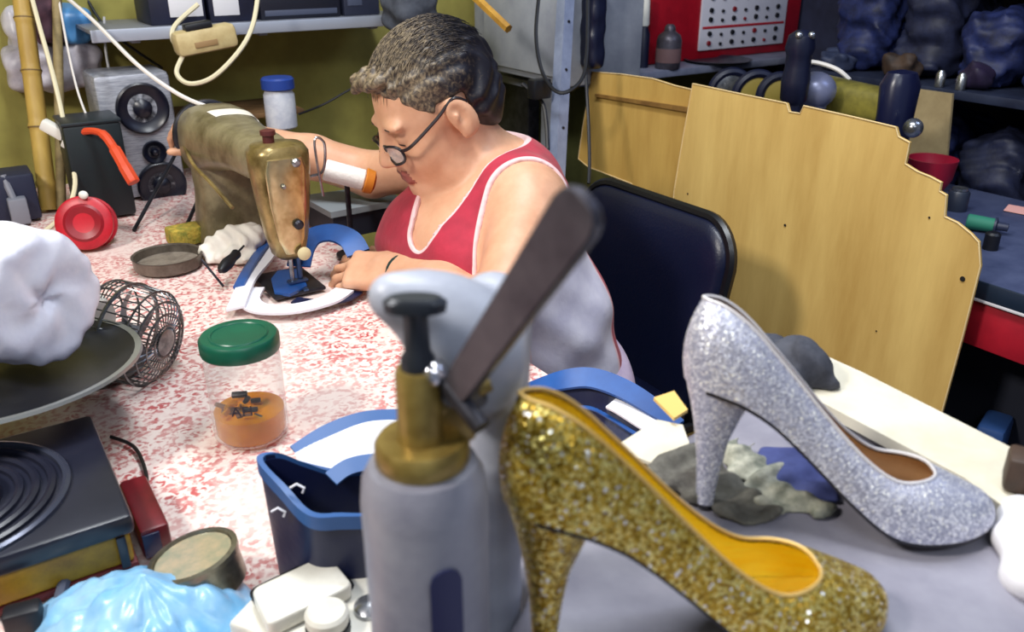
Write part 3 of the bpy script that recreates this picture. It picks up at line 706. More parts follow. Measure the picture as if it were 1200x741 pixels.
# grey steel stand beyond the machine
g = thing('steel_stand', 'low grey steel stand with a dark front behind the blue strap', 'stand', R(.545,1.80,TZ), ANG)
def slab(px, z): return [pz(x, y, z) for x, y in px]
top = slab([(352,236),(440,224),(474,240),(388,256)], .80); mb = MB(); mb.prism(top, (0,0,.012)); mb.build('top', mat('grey_paint', (150,158,162), .5), g)
cx = sum((p for p in top), Vector())/4
mb = MB(); mb.prism([cx + (p-cx)*.93 - Vector((0,0,.047)) for p in top], (0,0,.046)); mb.build('body', mat('dark_grey_steel', (38,40,52), .6), g)
# ---------------------------------------------------------------- shoe uppers (blue and white)
M_blue = mat('blue_vinyl', (34,86,158), 0.4, c2=(26,68,132), scale=12); M_navy = mat('navy_vinyl', (14,22,58), 0.42, bump=.08, bscale=120)
M_lining = mat('white_lining', (222,222,230), 0.7, bump=.1, bscale=90); M_rim = mat('light_blue_trim', (46,88,146), 0.45)
def ribbon(pts, w, th, up, m, name, parent):
    # a bent strip: centre line, width across, thickness along up
    P = [Vector(p) for p in pts]; rr = []
    for i, p in enumerate(P):
        t = (P[min(i+1, len(P)-1)] - P[max(i-1, 0)]).normalized(); q = Vector(up[i] if isinstance(up[0], (list, tuple, Vector)) else up)
        side = t.cross(q).normalized(); q = side.cross(t).normalized(); ww = (w[i] if isinstance(w, (list, tuple)) else w)/2
        rr.append([p+side*ww+q*th/2, p-side*ww+q*th/2, p-side*ww-q*th/2, p+side*ww-q*th/2])
    mb = MB(); mb.rings(rr); return mb.build(name, m, parent)
s1 = thing('shoe_upper', 'blue and white shoe upper under the presser foot of the sewing machine', 'shoe upper', (nd.x, nd.y, TZ), 0, 'shoe uppers being sewn')
cl = spl([pz(298,338,.762), pz(292,352,.762), pz(306,362,.763), pz(345,362,.764), pz(385,352,.764), pz(404,340,.764)], 8)
ribbon(cl, [.034]*len(cl), .004, (0,0,1), M_lining, 'sole_band', s1)
cl = spl([pz(276,362,.764), pz(290,330,.766), pz(312,303,.770), pz(322,280,.776)], 8); ribbon(cl, [.03]*len(cl), .004, (-.2,0,1), M_lining, 'quarter_lining', s1)
cl = spl([pz(280,336,.766), pz(294,310,.770), pz(312,286,.776), pz(330,274,.780)], 8); ribbon(cl, .020, .0045, (-.3,-.1,1), M_blue, 'side_strip', s1)
cl = spl([pt(350,312,1.44), pt(356,290,1.46), pt(368,277,1.475), pt(390,273,1.475), pt(410,281,1.465), pt(420,297,1.45)], 8); ribbon(cl, [.040]*len(cl), .0045, (0,-.45,.9), M_blue, 'strap', s1)
mb = MB(); mb.prism([pz(x, y, .758) for x, y in ((318,330),(326,320),(352,318),(360,338),(340,348),(322,346))], (0,0,.005)); mb.build('tongue', M_blue, s1)
cl = spl([pz(345,352,.760), pz(375,355,.760), pz(405,350,.760), pz(418,342,.760)], 6); ribbon(cl, .022, .003, (0,0,1), M_navy, 'sole_edge', s1)
# white rag, awl and rod by the pillar
S = SDF(np.array(pz(275,290,TZ))-(.13,.18,.02), np.array(pz(275,290,TZ))+(.15,.10,.12), .003)
for x, y, z, r in ((252,292,.768,(.030,.028,.020)),(268,284,.78,(.034,.026,.026)),(286,282,.785,(.030,.026,.026)),(298,276,.79,(.020,.020,.024)),(282,298,.765,(.034,.03,.016)),(262,300,.762,(.036,.02,.012))): S.ell(np.array(pz(x, y, z)), r, None, .02)
S.field(lambda d, X, Y, Z: d + .0026*np.sin(95*X-70*Y+4*np.sin(45*Z)) + .0022*np.sin(210*X+130*Z+3*np.sin(80*Y)) + .0014*np.sin(260*Y-190*Z))
sl, X, Y, Z = S.sub(S.lo, S.lo+S.h*S.n); S.cut(sl, Z-TZ-.001+0*X+0*Y)
tag(S.build('rag', mat('white_cotton', (228,222,212), .9, bump=.3, bscale=120)), 'crumpled white rag at the foot of the sewing machine pillar', 'rag')
a = thing('awl', 'black handled awl lying on the white rag', 'awl', pz(268,305,.80))
d = (pz(288,281,.80) - pz(256,315,.79)).normalized(); p0 = pz(258,318,.785)
mb = MB(); mb.lathe([(.004,0),(.009,.01),(.011,.03),(.008,.055),(.009,.07),(.003,.078)], along(p0, d), 14); mb.build('handle', M_black, a)
mb = MB(); mb.tube([p0 + d*.075, p0 + d*.105], .002, 6); mb.build('blade', M_dsteel, a)
mb = MB(); mb.tube([pz(236,304,.80), pz(262,336,.7545)], .0022, 6); tag(mb.build('steel_rod', M_dsteel), 'thin dark steel rod leaning off the white rag', 'rod')
# shallow tin, yellow sponge, red reel
tp = pz(198,312,TZ); t = thing('shallow_tin', 'shallow grey tin dish near the far edge of the floral cloth', 'tin', tp)
TM = Matrix.Translation(tp)
mb = MB(TM); mb.lathe([(0,0),(.056,0),(.059,.003),(.060,.022),(.0615,.0235),(.059,.0235),(.057,.022),(.056,.006),(0,.005)]); mb.build('dish', mat('dull_tin', (126,118,108), .4, metal=.6, c2=(92,84,76), scale=25), t)
mb = MB(TM); mb.lathe([(0,.0055),(.0555,.0055),(.0555,.008),(0,.008)]); mb.build('paste', mat('dried_paste', (134,124,112), .6, c2=(104,94,84), scale=60), t)
p = pz(222,284,TZ); mb = MB(); mb.box(p + Vector((0,0,.0175)), (.075,.05,.034), ANG+.1, .006); tag(mb.build('sponge', mat('yellow_foam', (190,160,62), .9, c2=(120,120,44), scale=60, bump=.6, bscale=200), loc=p), 'yellow foam block beside the sewing machine pillar', 'sponge')
rp = pz(107,290,TZ); t = thing('tape_reel', 'red plastic reel standing on its edge by the bamboo pole', 'reel', rp)
RM = along(rp + Vector((-.002,.0,.049)), (.25,-.92,.30))
M_redp = mat('red_plastic', (196,28,44), 0.4, c2=(168,16,36), scale=20)
mb = MB(RM); mb.lathe([(.018,.012),(.026,.014),(.047,.012),(.051,.009),(.051,.0),(.030,-.002),(.030,-.03),(.051,-.032),(.051,-.04),(.018,-.041)]); mb.build('spool', M_redp, t)
mb = MB(RM); mb.lathe([(.019,.0126),(.031,.0165),(.034,.0145),(.036,.0132)], cap=False); mb.build('ring', mat('dark_red_plastic', (138,14,30), .4), t)
mb = MB(RM); mb.lathe([(0,-.038),(.0185,-.038),(.0185,.004),(.012,.006),(0,.006)]); mb.build('hub', mat('hub_red', (90,10,20), .5), t)
p = pt(112,243,1.83); MBp = MB(); MBp.ell(rp + Vector((.006,.0,.104)), (.009,.006,.008)); MBp.build('knob', M_wht, t)
# thin rods leaning behind the pillar
for a, b_, lab in (((157,270,TZ),(205,182,1.92),'thin dark rod leaning on the silver loudspeaker'),((218,266,TZ),(245,205,1.84),'short dark rod leaning between loudspeaker and sewing machine')):
    mb = MB(); mb.tube([pz(*a), pt(b_[0], b_[1], b_[2])], .004, 8); tag(mb.build('leaning_rod', M_dsteel), lab, 'rod')
# ---------------------------------------------------------------- clear jar with green lid
jp = pz(296,507,TZ); j = thing('plastic_jar', 'clear plastic jar with a green lid and amber liquid in the bottom', 'jar', jp); JM = Matrix.Translation(jp)
M_clear = mat('clear_plastic', (236,232,232), 0.12, thin=.02); M_amber = mat('amber_liquid', (232,166,8), 0.08, c2=(200,128,4), scale=22, lo=.3, hi=.6, spec=.6, thin=.40, tint=(250,196,70))
rj = .0435
mb = MB(JM); mb.lathe([(.03,.001),(rj-.004,.001),(rj,.006),(rj,.10),(rj-.001,.106),(rj-.006,.112),(rj-.006,.124)], cap=False); mb.lathe([(0,.001),(.03,.001)], cap=False); mb.build('jar_body', M_clear, j)
mb = MB(JM); mb.lathe([(0,.003),(rj-.006,.003),(rj-.003,.008),(rj-.003,.034),(rj-.0035,.0342),(0,.034)]); mb.build('liquid', M_amber, j)
S = []
for k in range(16):
    a = random.uniform(0, 6.28); r = random.uniform(.008,.032); q = jp + Vector((r*math.cos(a), r*math.sin(a), random.uniform(.030,.044)))
    mb = MB(); mb.box(q, (random.uniform(.010,.022), random.uniform(.004,.009), random.uniform(.003,.008)), random.uniform(0,3), .001, Matrix.Rotation(random.uniform(0,3),3,'Z') @ Matrix.Rotation(random.uniform(-.6,.6),3,'X')); mb.build('rubber_scrap', [M_black, mat('brown_scrap', (96,60,34), .7), M_amber][k % 3], j)
M_green = mat('green_lid', (10,86,64), 0.35, c2=(8,72,54), scale=20)
mb = MB(JM)
pr_ = []
for rr_, zz in ((rj-.003,.112),(rj+.001,.1125),(rj+.0015,.114),(rj+.0015,.128),(rj-.001,.1315),(rj-.005,.1325),(rj-.008,.1315),(0,.1315)): pr_.append((rr_, zz))
mb.lathe(pr_, None, 48); l = mb.build('lid', M_green, j)
mb = MB(JM); mb.lathe([(rj-.010,.1317),(rj-.011,.1328),(rj-.0125,.1328),(rj-.0135,.1317)], cap=False); mb.build('lid_ring', M_green, l)
# dark printed lettering on the jar front
M_ink = mat('dark_print', (30,28,44), 0.6)
def wrap_text(txt, size, centre, radius, ang0, z0, m, name, parent):
    cu = bpy.data.curves.new('t', 'FONT'); cu.body = txt; cu.size = size; cu.align_x = 'CENTER'; o = bpy.data.objects.new('t', cu); COL.objects.link(o)
    bpy.context.view_layer.update(); me = bpy.data.meshes.new_from_object(o.evaluated_get(bpy.context.evaluated_depsgraph_get())); bpy.data.objects.remove(o)
    base = WM[parent].inverted()
    for v in me.vertices:
        a = ang0 + v.co.x/radius; v.co = base @ Vector((centre.x + radius*math.sin(a), centre.y - radius*math.cos(a), z0 + v.co.y))
    me.name = name; return link(name, me, m, parent, WM[parent])
wrap_text('AFI', .018, jp, rj+.0006, .15, .752+.048, M_ink, 'print', j)
# ================================================================ left side of the table
# ---- yellow box with a black speaker lid, black pan on top
uR, nF, nB = .064, .727, .945
bx_ = thing('yellow_box', 'yellow wooden box with a black grooved lid at the left of the table', 'box', R(uR-.15, (nF+nB)/2, TZ), ANG)
M_yel = mat('yellow_paint', (196,150,26), 0.5, c2=(128,92,22), scale=14, detail=6)
M_lid = mat('black_lid', (30,32,46), 0.32, c2=(22,24,38), scale=10, spec=.6)
def rb(u0, u1, n0, n1, z0, z1, bev): return MB().box(R((u0+u1)/2, (n0+n1)/2, (z0+z1)/2), (u1-u0, n1-n0, z1-z0), ANG, bev)
rb(uR-.30, uR-.005, nF+.006, nB-.006, TZ+.008, TZ+.042, .004).build('case', M_yel, bx_)
rb(uR-.302, uR-.003, nF+.004, nB-.004, TZ+.0, TZ+.008, .002).build('base_board', mat('dark_red_board', (92,22,26), .6), bx_)
lid = rb(uR-.31, uR, nF, nB, TZ+.042, TZ+.063, .005).build('lid', M_lid, bx_)
cc = R(uR-.145, (nF+nB)/2, TZ+.063)
for k, r in enumerate((.105,.092,.078,.064)):
    mb = MB(); mb.lathe([(r-.004,-.001),(r-.0035,.0035),(r,.005),(r+.0035,.0035),(r+.004,-.001)], Matrix.Translation(cc), 56, cap=False); mb.build('groove_ring', mat('lid_ring', (64,68,84), .25, metal=.4) if k == 0 else M_lid, lid)
mb = MB(); mb.lathe([(0,-.001),(.05,-.001),(.048,.012),(.03,.02),(0,.022)], Matrix.Translation(cc), 40); mb.build('dome', M_lid, lid)
rb(uR-.018, uR-.010, nF-.0005, nF+.0035, TZ+.008, TZ+.042, .001).build('corner_strip', M_lid, bx_)
p = R(uR+.018, nB-.10, TZ); t = thing('dark_red_block', 'small dark red block with a navy strip beside the yellow box', 'block', p, ANG)
rb(uR+.003, uR+.030, nF+.01, nF+.11, TZ+.0005, TZ+.034, .004).build('block', mat('dark_red_lacquer', (104,16,26), .4, c2=(74,12,20), scale=20), t)
rb(uR+.004, uR+.020, nF+.0075, nF+.0105, TZ+.004, TZ+.030, .001).build('strip', M_navy, t)
# black pan resting on the dome
pc = pt(-5, 445, .965); pc.z = cc.z + .0225
pan = thing('black_pan', 'round black pan with a pale rim on top of the grooved black lid', 'pan', pc)
PM = Matrix.Translation(pc) @ Matrix.Rotation(math.radians(-3), 4, Vector((1, .3, 0))) @ Matrix.Scale(1.27, 4)
mb = MB(PM); mb.lathe([(0,0),(.09,0),(.118,.012),(.122,.0135),(.121,.0155),(.116,.0155),(.09,.004),(0,.0035)], None, 56); mb.build('dish', mat('black_iron', (44,46,56), .35, metal=.5, c2=(30,32,44), scale=18), pan)
mb = MB(PM); mb.lathe([(.1195,.0125),(.1235,.014),(.1225,.0168),(.117,.0162)], None, 56, cap=False); mb.build('rim', mat('worn_steel_rim', (150,152,150), .35, metal=.6), pan)
# ---- little desk fan, its motor wrapped in a white bag
fc = pt(150, 390, 1.14); fd = Vector((.93, -.22, -.14)).normalized()
fan = thing('desk_fan', 'small desk fan with a wire cage standing behind the black pan', 'fan', (fc.x, fc.y, TZ))
FM = along(fc, fd) @ Matrix.Scale(.95, 4); M_wire = mat('cage_wire', (140,142,142), .3, metal=.85, c2=(90,90,92), scale=60)
mb = MB(FM)
def circ(r, z, n=40): return [(r*math.cos(2*PI*k/n), r*math.sin(2*PI*k/n), z) for k in range(n)]
for r, z in ((.068,.038),(.070,.0),(.069,-.030),(.054,-.046),(.036,-.052),(.056,.050),(.040,.056),(.024,.058)): mb.tube(circ(r, z), .0017 if z else .003, 5, closed=True)
for k in range(36):
    a = 2*PI*k/36; c_, s_ = math.cos(a), math.sin(a)
    mb.tube([(r*c_, r*s_, z) for r, z in ((.018,.058),(.045,.055),(.060,.048),(.068,.037),(.070,.0),(.069,-.030),(.056,-.045),(.030,-.053))], .0011, 4)
mb.lathe([(0,.056),(.018,.056),(.019,.060),(.012,.063),(0,.063)]); mb.build('wire_cage', M_wire, fan)
mb = MB(FM)
for k in range(4):
    a0 = k*PI/2
    def blade(i, j):
        r = .012 + .045*i; a = a0 + (j-.5)*(1.0 + .25*i); return (r*math.cos(a), r*math.sin(a), .014*(j-.5)*2)
    mb.grid(blade, 7, 7)
mb.lathe([(0,-.014),(.013,-.014),(.013,.012),(.008,.018),(0,.019)]); mb.build('blades', mat('grey_blades', (96,98,104), .4), fan)
mb = MB(FM); mb.lathe([(.0,-.14),(.03,-.135),(.042,-.11),(.044,-.06),(.036,-.045),(0,-.044)]); mb.build('motor_housing', M_wht, fan)
st = fc - fd*.05
mb = MB(); mb.tube([(st.x, st.y, TZ+.02), (st.x, st.y, st.z-.03)], .010, 10); mb.build('stem', M_dsteel, fan)
mb = MB(); mb.lathe([(.045,0),(.048,.004),(.043,.012),(.02,.018),(0,.019)], Matrix.Translation((st.x, st.y, TZ))); mb.build('base', mat('fan_base', (96,92,90), .45), fan)
# white wrapped roll standing on the pan
rd = Vector((.90,-.40,.06)).normalized(); rc0 = pt(56,352,.93); A = np.array(frame3(rd).transposed())
S = SDF(np.array(rc0)-.17, np.array(rc0)+.12, .003)
def rollf(d, X, Y, Z):
    x, y, z = X-rc0.x, Y-rc0.y, Z-rc0.z
    a = A[0][0]*x+A[0][1]*y+A[0][2]*z; p = A[1][0]*x+A[1][1]*y+A[1][2]*z; q = A[2][0]*x+A[2][1]*y+A[2][2]*z
    r = np.sqrt(p*p+q*q); th = np.arctan2(q, p)
    r = r + .0025*np.sin(5*th+30*a) + .0015*np.sin(11*th-60*a) + .0012*np.sin(17*th+130*a)
    R0 = .0735 + .006*np.clip(-a*10, 0, 1); face = .0015*np.sin(4*th+90*r) - .010*np.exp(-(r/.012)**2)
    q1 = r-R0+.014; q2 = np.maximum(a-face+.014, -a-.125+.014)
    return np.minimum(d, np.sqrt(np.maximum(q1,0)**2+np.maximum(q2,0)**2)+np.minimum(np.maximum(q1,q2),0)-.014)
S.field(rollf)
wb = thing('wrapped_roll', 'roll wrapped in white plastic standing on the black pan in front of the wire fan', 'roll', rc0 + Vector((-.05,.02,-.07)))
S.build('roll_body', mat('white_plastic_film', (228,228,238), .3, c2=(208,208,224), scale=14, bump=.15, bscale=60), wb)
q = rc0 - rd*.075 + Vector((.026,-.0605,-.028)); mb = MB(); mb.box(q, (.03,.004,.022), -.4, .001); mb.build('purple_print', mat('purple_print', (150,40,120), .5), wb)
# cord from the box
mb = MB(); mb.tube(spl([pz(130,512,TZ+.004), pz(158,525,TZ+.004), pz(172,560,TZ+.004), pz(165,590,TZ+.004), pz(158,600,TZ+.004)], 8), .0022, 6)
tag(mb.build('cord', M_black), 'thin black cord looping on the cloth behind the yellow box', 'cord')
mb = MB(); mb.tube(spl([pz(104,622,TZ+.034), pz(98,640,TZ+.024), pz(80,670,TZ+.012), pz(68,712,TZ+.008), pz(60,760,TZ+.008)], 8), .0055, 8)
tag(mb.build('grey_cable', mat('slate_cable', (74,80,98), .45)), 'thick slate grey cable hanging off the yellow box towards the blue bag', 'cable')
mb = MB(); mb.tube(spl([pz(-20,690,TZ+.004), pz(30,684,TZ+.004), pz(66,668,TZ+.004), pz(92,650,TZ+.006)], 8), .003, 8)
tag(mb.build('pale_wire', mat('pale_wire', (196,180,190), .5)), 'pale wire running along the cloth in front of the yellow box', 'wire')
p = pz(32,738,TZ); mb = MB(); mb.box(p+Vector((0,0,.013)), (.03,.02,.024), .4, .004); tag(mb.build('black_plug', M_black), 'black plug at the bottom left corner on the cloth', 'plug')
# ---- round tin
tp = pz(243,700,TZ); t = thing('round_tin', 'round metal tin with a murky greenish top beside the blue bag', 'tin', tp)
TM = Matrix.Translation(tp) @ Matrix.Rotation(math.radians(10), 4, 'Y'); r = .038
mb = MB(Matrix.Translation(tp+Vector((0,0,.012))) @ Matrix.Rotation(math.radians(-11), 4, Vector((.2,1,0)))); mb.lathe([(0,0),(r-.003,0),(r,.003),(r,.030),(r+.0015,.031),(r+.0015,.036),(r-.003,.037),(r-.004,.033),(0,.033)], None, 40); mb.build('tin_body', mat('tin_plate', (150,146,132), .3, metal=.8, c2=(104,98,82), scale=30), t)
mb = MB(Matrix.Translation(tp+Vector((0,0,.012))) @ Matrix.Rotation(math.radians(-11), 4, Vector((.2,1,0)))); mb.lathe([(0,.0332),(r-.0045,.0332),(r-.0045,.0345),(0,.0355)], None, 40); mb.build('contents', mat('murky_glaze', (132,134,112), .25, c2=(166,150,122), scale=70, clear=.6), t)
# ---- blue plastic bag
apex = pz(168,672,.815); cb = pz(165,748,TZ)
def bagf(i, j):
    a = 2*PI*i; r = j; out = 1 + .10*math.sin(3*a+.5) + .05*math.sin(7*a+1); f = (1-r)
    ax = cb.x + (apex.x-cb.x)*f**.7*.9; ay = cb.y + (apex.y-cb.y)*f**.7*.9
    x, y = ax + .100*out*r*math.cos(a), ay + .085*out*r*math.sin(a); e = math.sin(PI*min(1, r*1.02))
    rg = abs(noise.noise(Vector((math.cos(a)*2.2, math.sin(a)*2.2, r*1.2)))); r2 = abs(noise.noise(Vector((x*34, y*34, 5)))); r3 = noise.noise(Vector((x*80, y*80, 9)))
    return Vector((x, y, TZ + .0015 + max(0, .062*f**.8 + (.020*rg*r + .013*r2 + .003*r3 - .006)*e)))
mb = MB(); mb.grid(bagf, 97, 30); mb.grid(lambda i, j: Vector((*bagf(i, 1)[:2], TZ+.001)).lerp(Vector((cb.x, cb.y, TZ+.001)), j), 97, 2)
tag(mb.build('blue_bag', mat('sky_blue_film', (150,190,220), .3, c2=(104,166,210), scale=16, bump=.12, bscale=70), ang=180, weld=1e-5), 'crumpled sky blue plastic bag at the bottom left of the table', 'bag')
# ---- cream machine bed in front
M_iv = mat('cream_enamel', (226,224,214), .35, c2=(206,202,190), scale=18, bump=.04, bscale=120, spec=.6)
def quad(px, z): return [pz(x, y, z) for x, y in px]
cm = thing('overlock_machine', 'cream enamelled machine with a rounded cover plate and dark knob beside the press', 'machine', pz(350,720,TZ))
def slabq(pix, z, th, m, name, parent, bev=.004):
    P = quad(pix, z); c0 = sum(P, Vector())/len(P); mb = MB()
    ins = [c0 + (p-c0)*(1-bev/((p-c0).length)) for p in P]
    mb.rings([[p - Vector((0,0,th)) for p in P], [p - Vector((0,0,bev)) for p in P], [p - Vector((0,0,bev*.3)) for p in [a*.7+b*.3 for a, b in zip(P, ins)]], ins]); return mb.build(name, m, parent, ang=50)
def rquad(pix, r=.22, n=5):
    out = []
    for i in range(4):
        a, b, c = [Vector((*pix[(i+k) % 4], 0)) for k in (-1, 0, 1)]
        p0 = b + (a-b)*r; p2 = b + (c-b)*r
        for k in range(n+1):
            q = k/n; w_ = p0*(1-q)**2 + b*2*q*(1-q) + p2*q*q; out.append((w_.x, w_.y))
    return out
slabq(rquad([(266,730),(300,694),(440,650),(470,800)], .08), TZ+.030, .029, M_iv, 'bed', cm)
slabq(rquad([(290,692),(386,645),(418,688),(314,738)], .13), TZ+.0325, .002, M_black, 'seam_slab', cm, .0005)  # thin black slab draws the dark seam line under the cover plate
slabq(rquad([(294,690),(384,648),(414,685),(314,733)], .13), TZ+.046, .0130, M_iv, 'cover_plate', cm, .0025)
slabq(rquad([(318,750),(424,702),(470,730),(440,800)], .10), TZ+.037, .0065, M_iv, 'side_plate', cm, .002)
k = pz(384,730,TZ+.045)
mb = MB(Matrix.Translation((k.x,k.y,TZ+.037))); mb.lathe([(0,0),(.018,0),(.018,.006),(.012,.008),(0,.008)], None, 28); mb.build('dark_washer', M_black, cm)
mb = MB(Matrix.Translation((k.x,k.y,TZ+.045))); mb.lathe([(0,0),(.0165,0),(.0175,.003),(.0175,.010),(.015,.013),(0,.014)], None, 28); mb.build('knob', M_iv, cm)
k = pz(434,705,TZ+.045)
mb = MB(Matrix.Translation((k.x,k.y,TZ+.029))); mb.lathe([(0,0),(.014,0),(.015,.003),(.014,.012),(.008,.016),(0,.017)], None, 24); mb.build('screw_head', M_steel, cm)
# ---- stitched blue upper standing on the table
def upper(name, label, loc, rim_px, zs, base_px, vis_lining, group):
    t = thing(name, label, 'shoe upper', loc, 0, group); return t
u2 = thing('shoe_upper', 'tall navy shoe upper with blue trim and white lining beside the press', 'shoe upper', pz(380,640,TZ), 0, 'shoe uppers being sewn')
rimp = [pt(303,540,.752), pt(330,572,.735), pt(362,604,.720), pt(400,606,.722), pt(445,604,.730), pt(478,592,.75), pt(474,562,.775), pt(440,552,.785), pt(396,553,.780), pt(352,542,.766), pt(322,532,.757)]
rim = spl(rimp, 6, True); cen = sum(rim, Vector())/len(rim)
foot = [Vector((cen.x + (p.x-cen.x)*.93, cen.y + (p.y-cen.y)*.93, TZ+.0005)) for p in rim]
def wallr(f, off=0): return [a.lerp(b, f) + (Vector((cen.x-b.x, cen.y-b.y, 0)).normalized()*off if off else Vector()) for a, b in zip(foot, rim)]
mb = MB(); mb.rings([wallr(f) for f in (0,.25,.5,.75,1)], True, False); mb.solid(.002); mb.build('outer_wall', M_navy, u2, ang=60)
mb = MB(); mb.rings([wallr(f, .004) for f in (.02,.3,.6,.97)], True, False); mb.solid(.001); mb.build('lining', M_navy, u2, ang=60)
mb = MB(); out = [p + Vector((p.x-cen.x, p.y-cen.y, 0)).normalized()*.0018 for p in rim]
mb.rings([[p - Vector((0,0,.012)) for p in out], [p + Vector((0,0,.0015)) for p in out], [p + Vector((cen.x-p.x, cen.y-p.y, 0)).normalized()*.006 + Vector((0,0,.0015)) for p in out], [p + Vector((cen.x-p.x, cen.y-p.y, 0)).normalized()*.006 - Vector((0,0,.010)) for p in out]], True, False); mb.build('trim_band', M_rim, u2)
mb = MB(); mb.prism([Vector((p.x, p.y, TZ+.002)) for p in wallr(.02, .004)], (0,0,.002)); mb.build('insole', M_navy, u2)
# collar strip rising behind
top = spl([pt(345,530,.80), pt(385,505,.82), pt(430,490,.835), pt(480,488,.84)], 8)
ribbon(top, .014, .003, (0,-.6,.8), M_rim, 'collar_trim', u2)
mb = MB(); lo_ = spl([pt(352,545,.77), pt(396,552,.785), pt(440,550,.79), pt(480,552,.79)], 8)
mb.rings([[a, b, b+Vector((0,.002,-.001)), a+Vector((0,.002,-.001))] for a, b in zip(top, lo_)]); mb.build('collar_lining', M_lining, u2)
ribbon(spl([pt(388,562,.762), pt(408,548,.772), pt(436,542,.778), pt(470,543,.782)], 8), .016, .003, (0,-.5,.8), M_rim, 'inner_strap', u2)
for px, py, t_ in ((340,572,.727),(318,600,.735)):
    q = pt(px, py, t_); mb = MB(); mb.tube([q, q+Vector((.006,0,.004)), q+Vector((.012,0,.0)), q+Vector((.01,0,-.005))], .0012, 5); mb.build('stitch', M_lining, u2)
# ---- third upper, lying at the table's edge
u3 = thing('shoe_upper', 'blue shoe upper with a white band lying open behind the gold heel', 'shoe upper', pz(690,490,TZ), 0, 'shoe uppers being sewn')
P3 = spl([pz(604,470,.765), pz(618,458,.778), pz(650,447,.80), pz(690,442,.81), pz(730,455,.808), pz(768,478,.80), pz(796,498,.795)], 6)
L3 = spl([pz(612,510,.760), pz(625,500,.760), pz(655,492,.762), pz(690,492,.765), pz(712,505,.768), pz(735,520,.77), pz(758,528,.772)], 6)
mb = MB(); mb.rings([[a, b, b-Vector((0,0,.003)), a-Vector((0,0,.003))] for a, b in zip(P3, L3)]); mb.build('quarter', M_navy, u3)
rr = [a.lerp(b, .02) for a, b in zip(P3, L3)]; ribbon(rr, [.016+.014*math.sin(PI*i/len(rr)) for i in range(len(rr))], .004, (0,-.4,.9), M_blue, 'collar', u3)
a0, a1 = len(P3)*5//8, len(P3)-1
ribbon([P3[i].lerp(L3[i], .42)+Vector((0,-.002,.003)) for i in range(a0, a1+1)], .024, .003, (0,-.3,.9), M_lining, 'white_band', u3)
ribbon([P3[i].lerp(L3[i], .75)+Vector((0,-.001,.002)) for i in range(2, a1)], .005, .002, (0,-.3,.9), M_blue, 'stitched_strip', u3)
mb = MB(); mb.box(pz(612,470,.770), (.02,.02,.03), .3, .003); mb.build('heel_tab', M_navy, u3)
# ================================================================ foreground bench, press, shoes
BZ = .915
bench = thing('low_bench', 'low wooden bench carrying the grey cover and the press', 'bench', (.27,.33,0))
BP = [(-.13,.08),(-.13,.375),(.02,.53),(.285,.73),(.37,.66),(.47,.52),(.56,.40),(.56,.08)]
mb = MB(); mb.prism([Vector((x, y, .69)) for x, y in BP], (0,0,.03)); mb.build('plank_top', M_wood, bench)
for x, y in ((-.09,.12),(-.07,.33),(.25,.63),(.5,.38),(.5,.12)): MB().box((x, y, .345), (.05,.05,.69), 0, .004).build('leg', M_wood, bench)
# grey padded cover over the machine on the bench
M_grey = mat('grey_vinyl_cover', (150,148,160), .5, c2=(124,122,136), scale=9, detail=5, bump=.12, bscale=40)
S = SDF((-.03,.06,.70), (.64,.76,1.0), .0045)
def padded(d, X, Y, Z):
    # rounded slab following the bench outline
    pts = [(-.006,.09),(-.006,.535),(.10,.612),(.285,.735),(.375,.665),(.46,.52),(.555,.40),(.555,.09)]
    dd = np.full(np.broadcast_shapes(X.shape, Y.shape), -9.0)
    for (ax, ay), (bx, by) in zip(pts, pts[1:]+pts[:1]):
        ex, ey = bx-ax, by-ay; L = math.hypot(ex, ey); dd = np.maximum(dd, ((Y-ay)*ex-(X-ax)*ey)/L)
    top = BZ + .0035*np.sin(30*X+14*Y+2*np.sin(17*Y)) - .022*np.clip((X-.42)/.16, 0, 1)**2 - .002 + .006*np.sin(8*X-9*Y)*0
    crease = .016*np.exp(-((Y-.30-.45*(X-.33))/.005)**2)*np.clip((X-.27)*12, 0, 1) + .012*np.exp(-((Y-.27-.30*(X-.33))/.006)**2)*np.clip((X-.30)*10, 0, 1)
    q1 = dd+.03; q2 = np.maximum(Z-top+crease+.03, .70-Z+.03)
    r = np.sqrt(np.maximum(q1,0)**2+np.maximum(q2,0)**2)+np.minimum(np.maximum(q1,q2),0)-.03
    return np.minimum(d, r)
S.field(padded)
S.cap((-.014,.428,.70), (-.012,.435,1.0), .0245, .0225, .004, True); S.cap((-.046,.372,.70), (-.046,.372,1.0), .037, .037, .004, True)
gc = thing('grey_cover', 'grey vinyl cover on the bench under the two glitter pumps', 'cover', (.27,.35,.722))
sl, X, Y, Z = S.sub(S.lo, S.lo+S.h*S.n); S.cut(sl, Z-.7215+0*X+0*Y)
S.build('cover_skin', M_grey, gc)
def marks(strokes, w_, z, name, m, parent):
    mb = MB()
    for s_ in strokes: mb.tube([pz(x, y, z) for x, y in s_], w_, 6)
    return mb.build(name, m, parent)
marks([[(1048,722),(1044,741)],[(1044,741),(1056,741)],[(1054,728),(1053,752)]], .0013, .899, 'mark', M_ink, gc)
marks([[(1064,728),(1062,742),(1068,748),(1074,742),(1075,728),(1069,724),(1064,728)]], .0013, .899, 'mark', M_ink, gc)
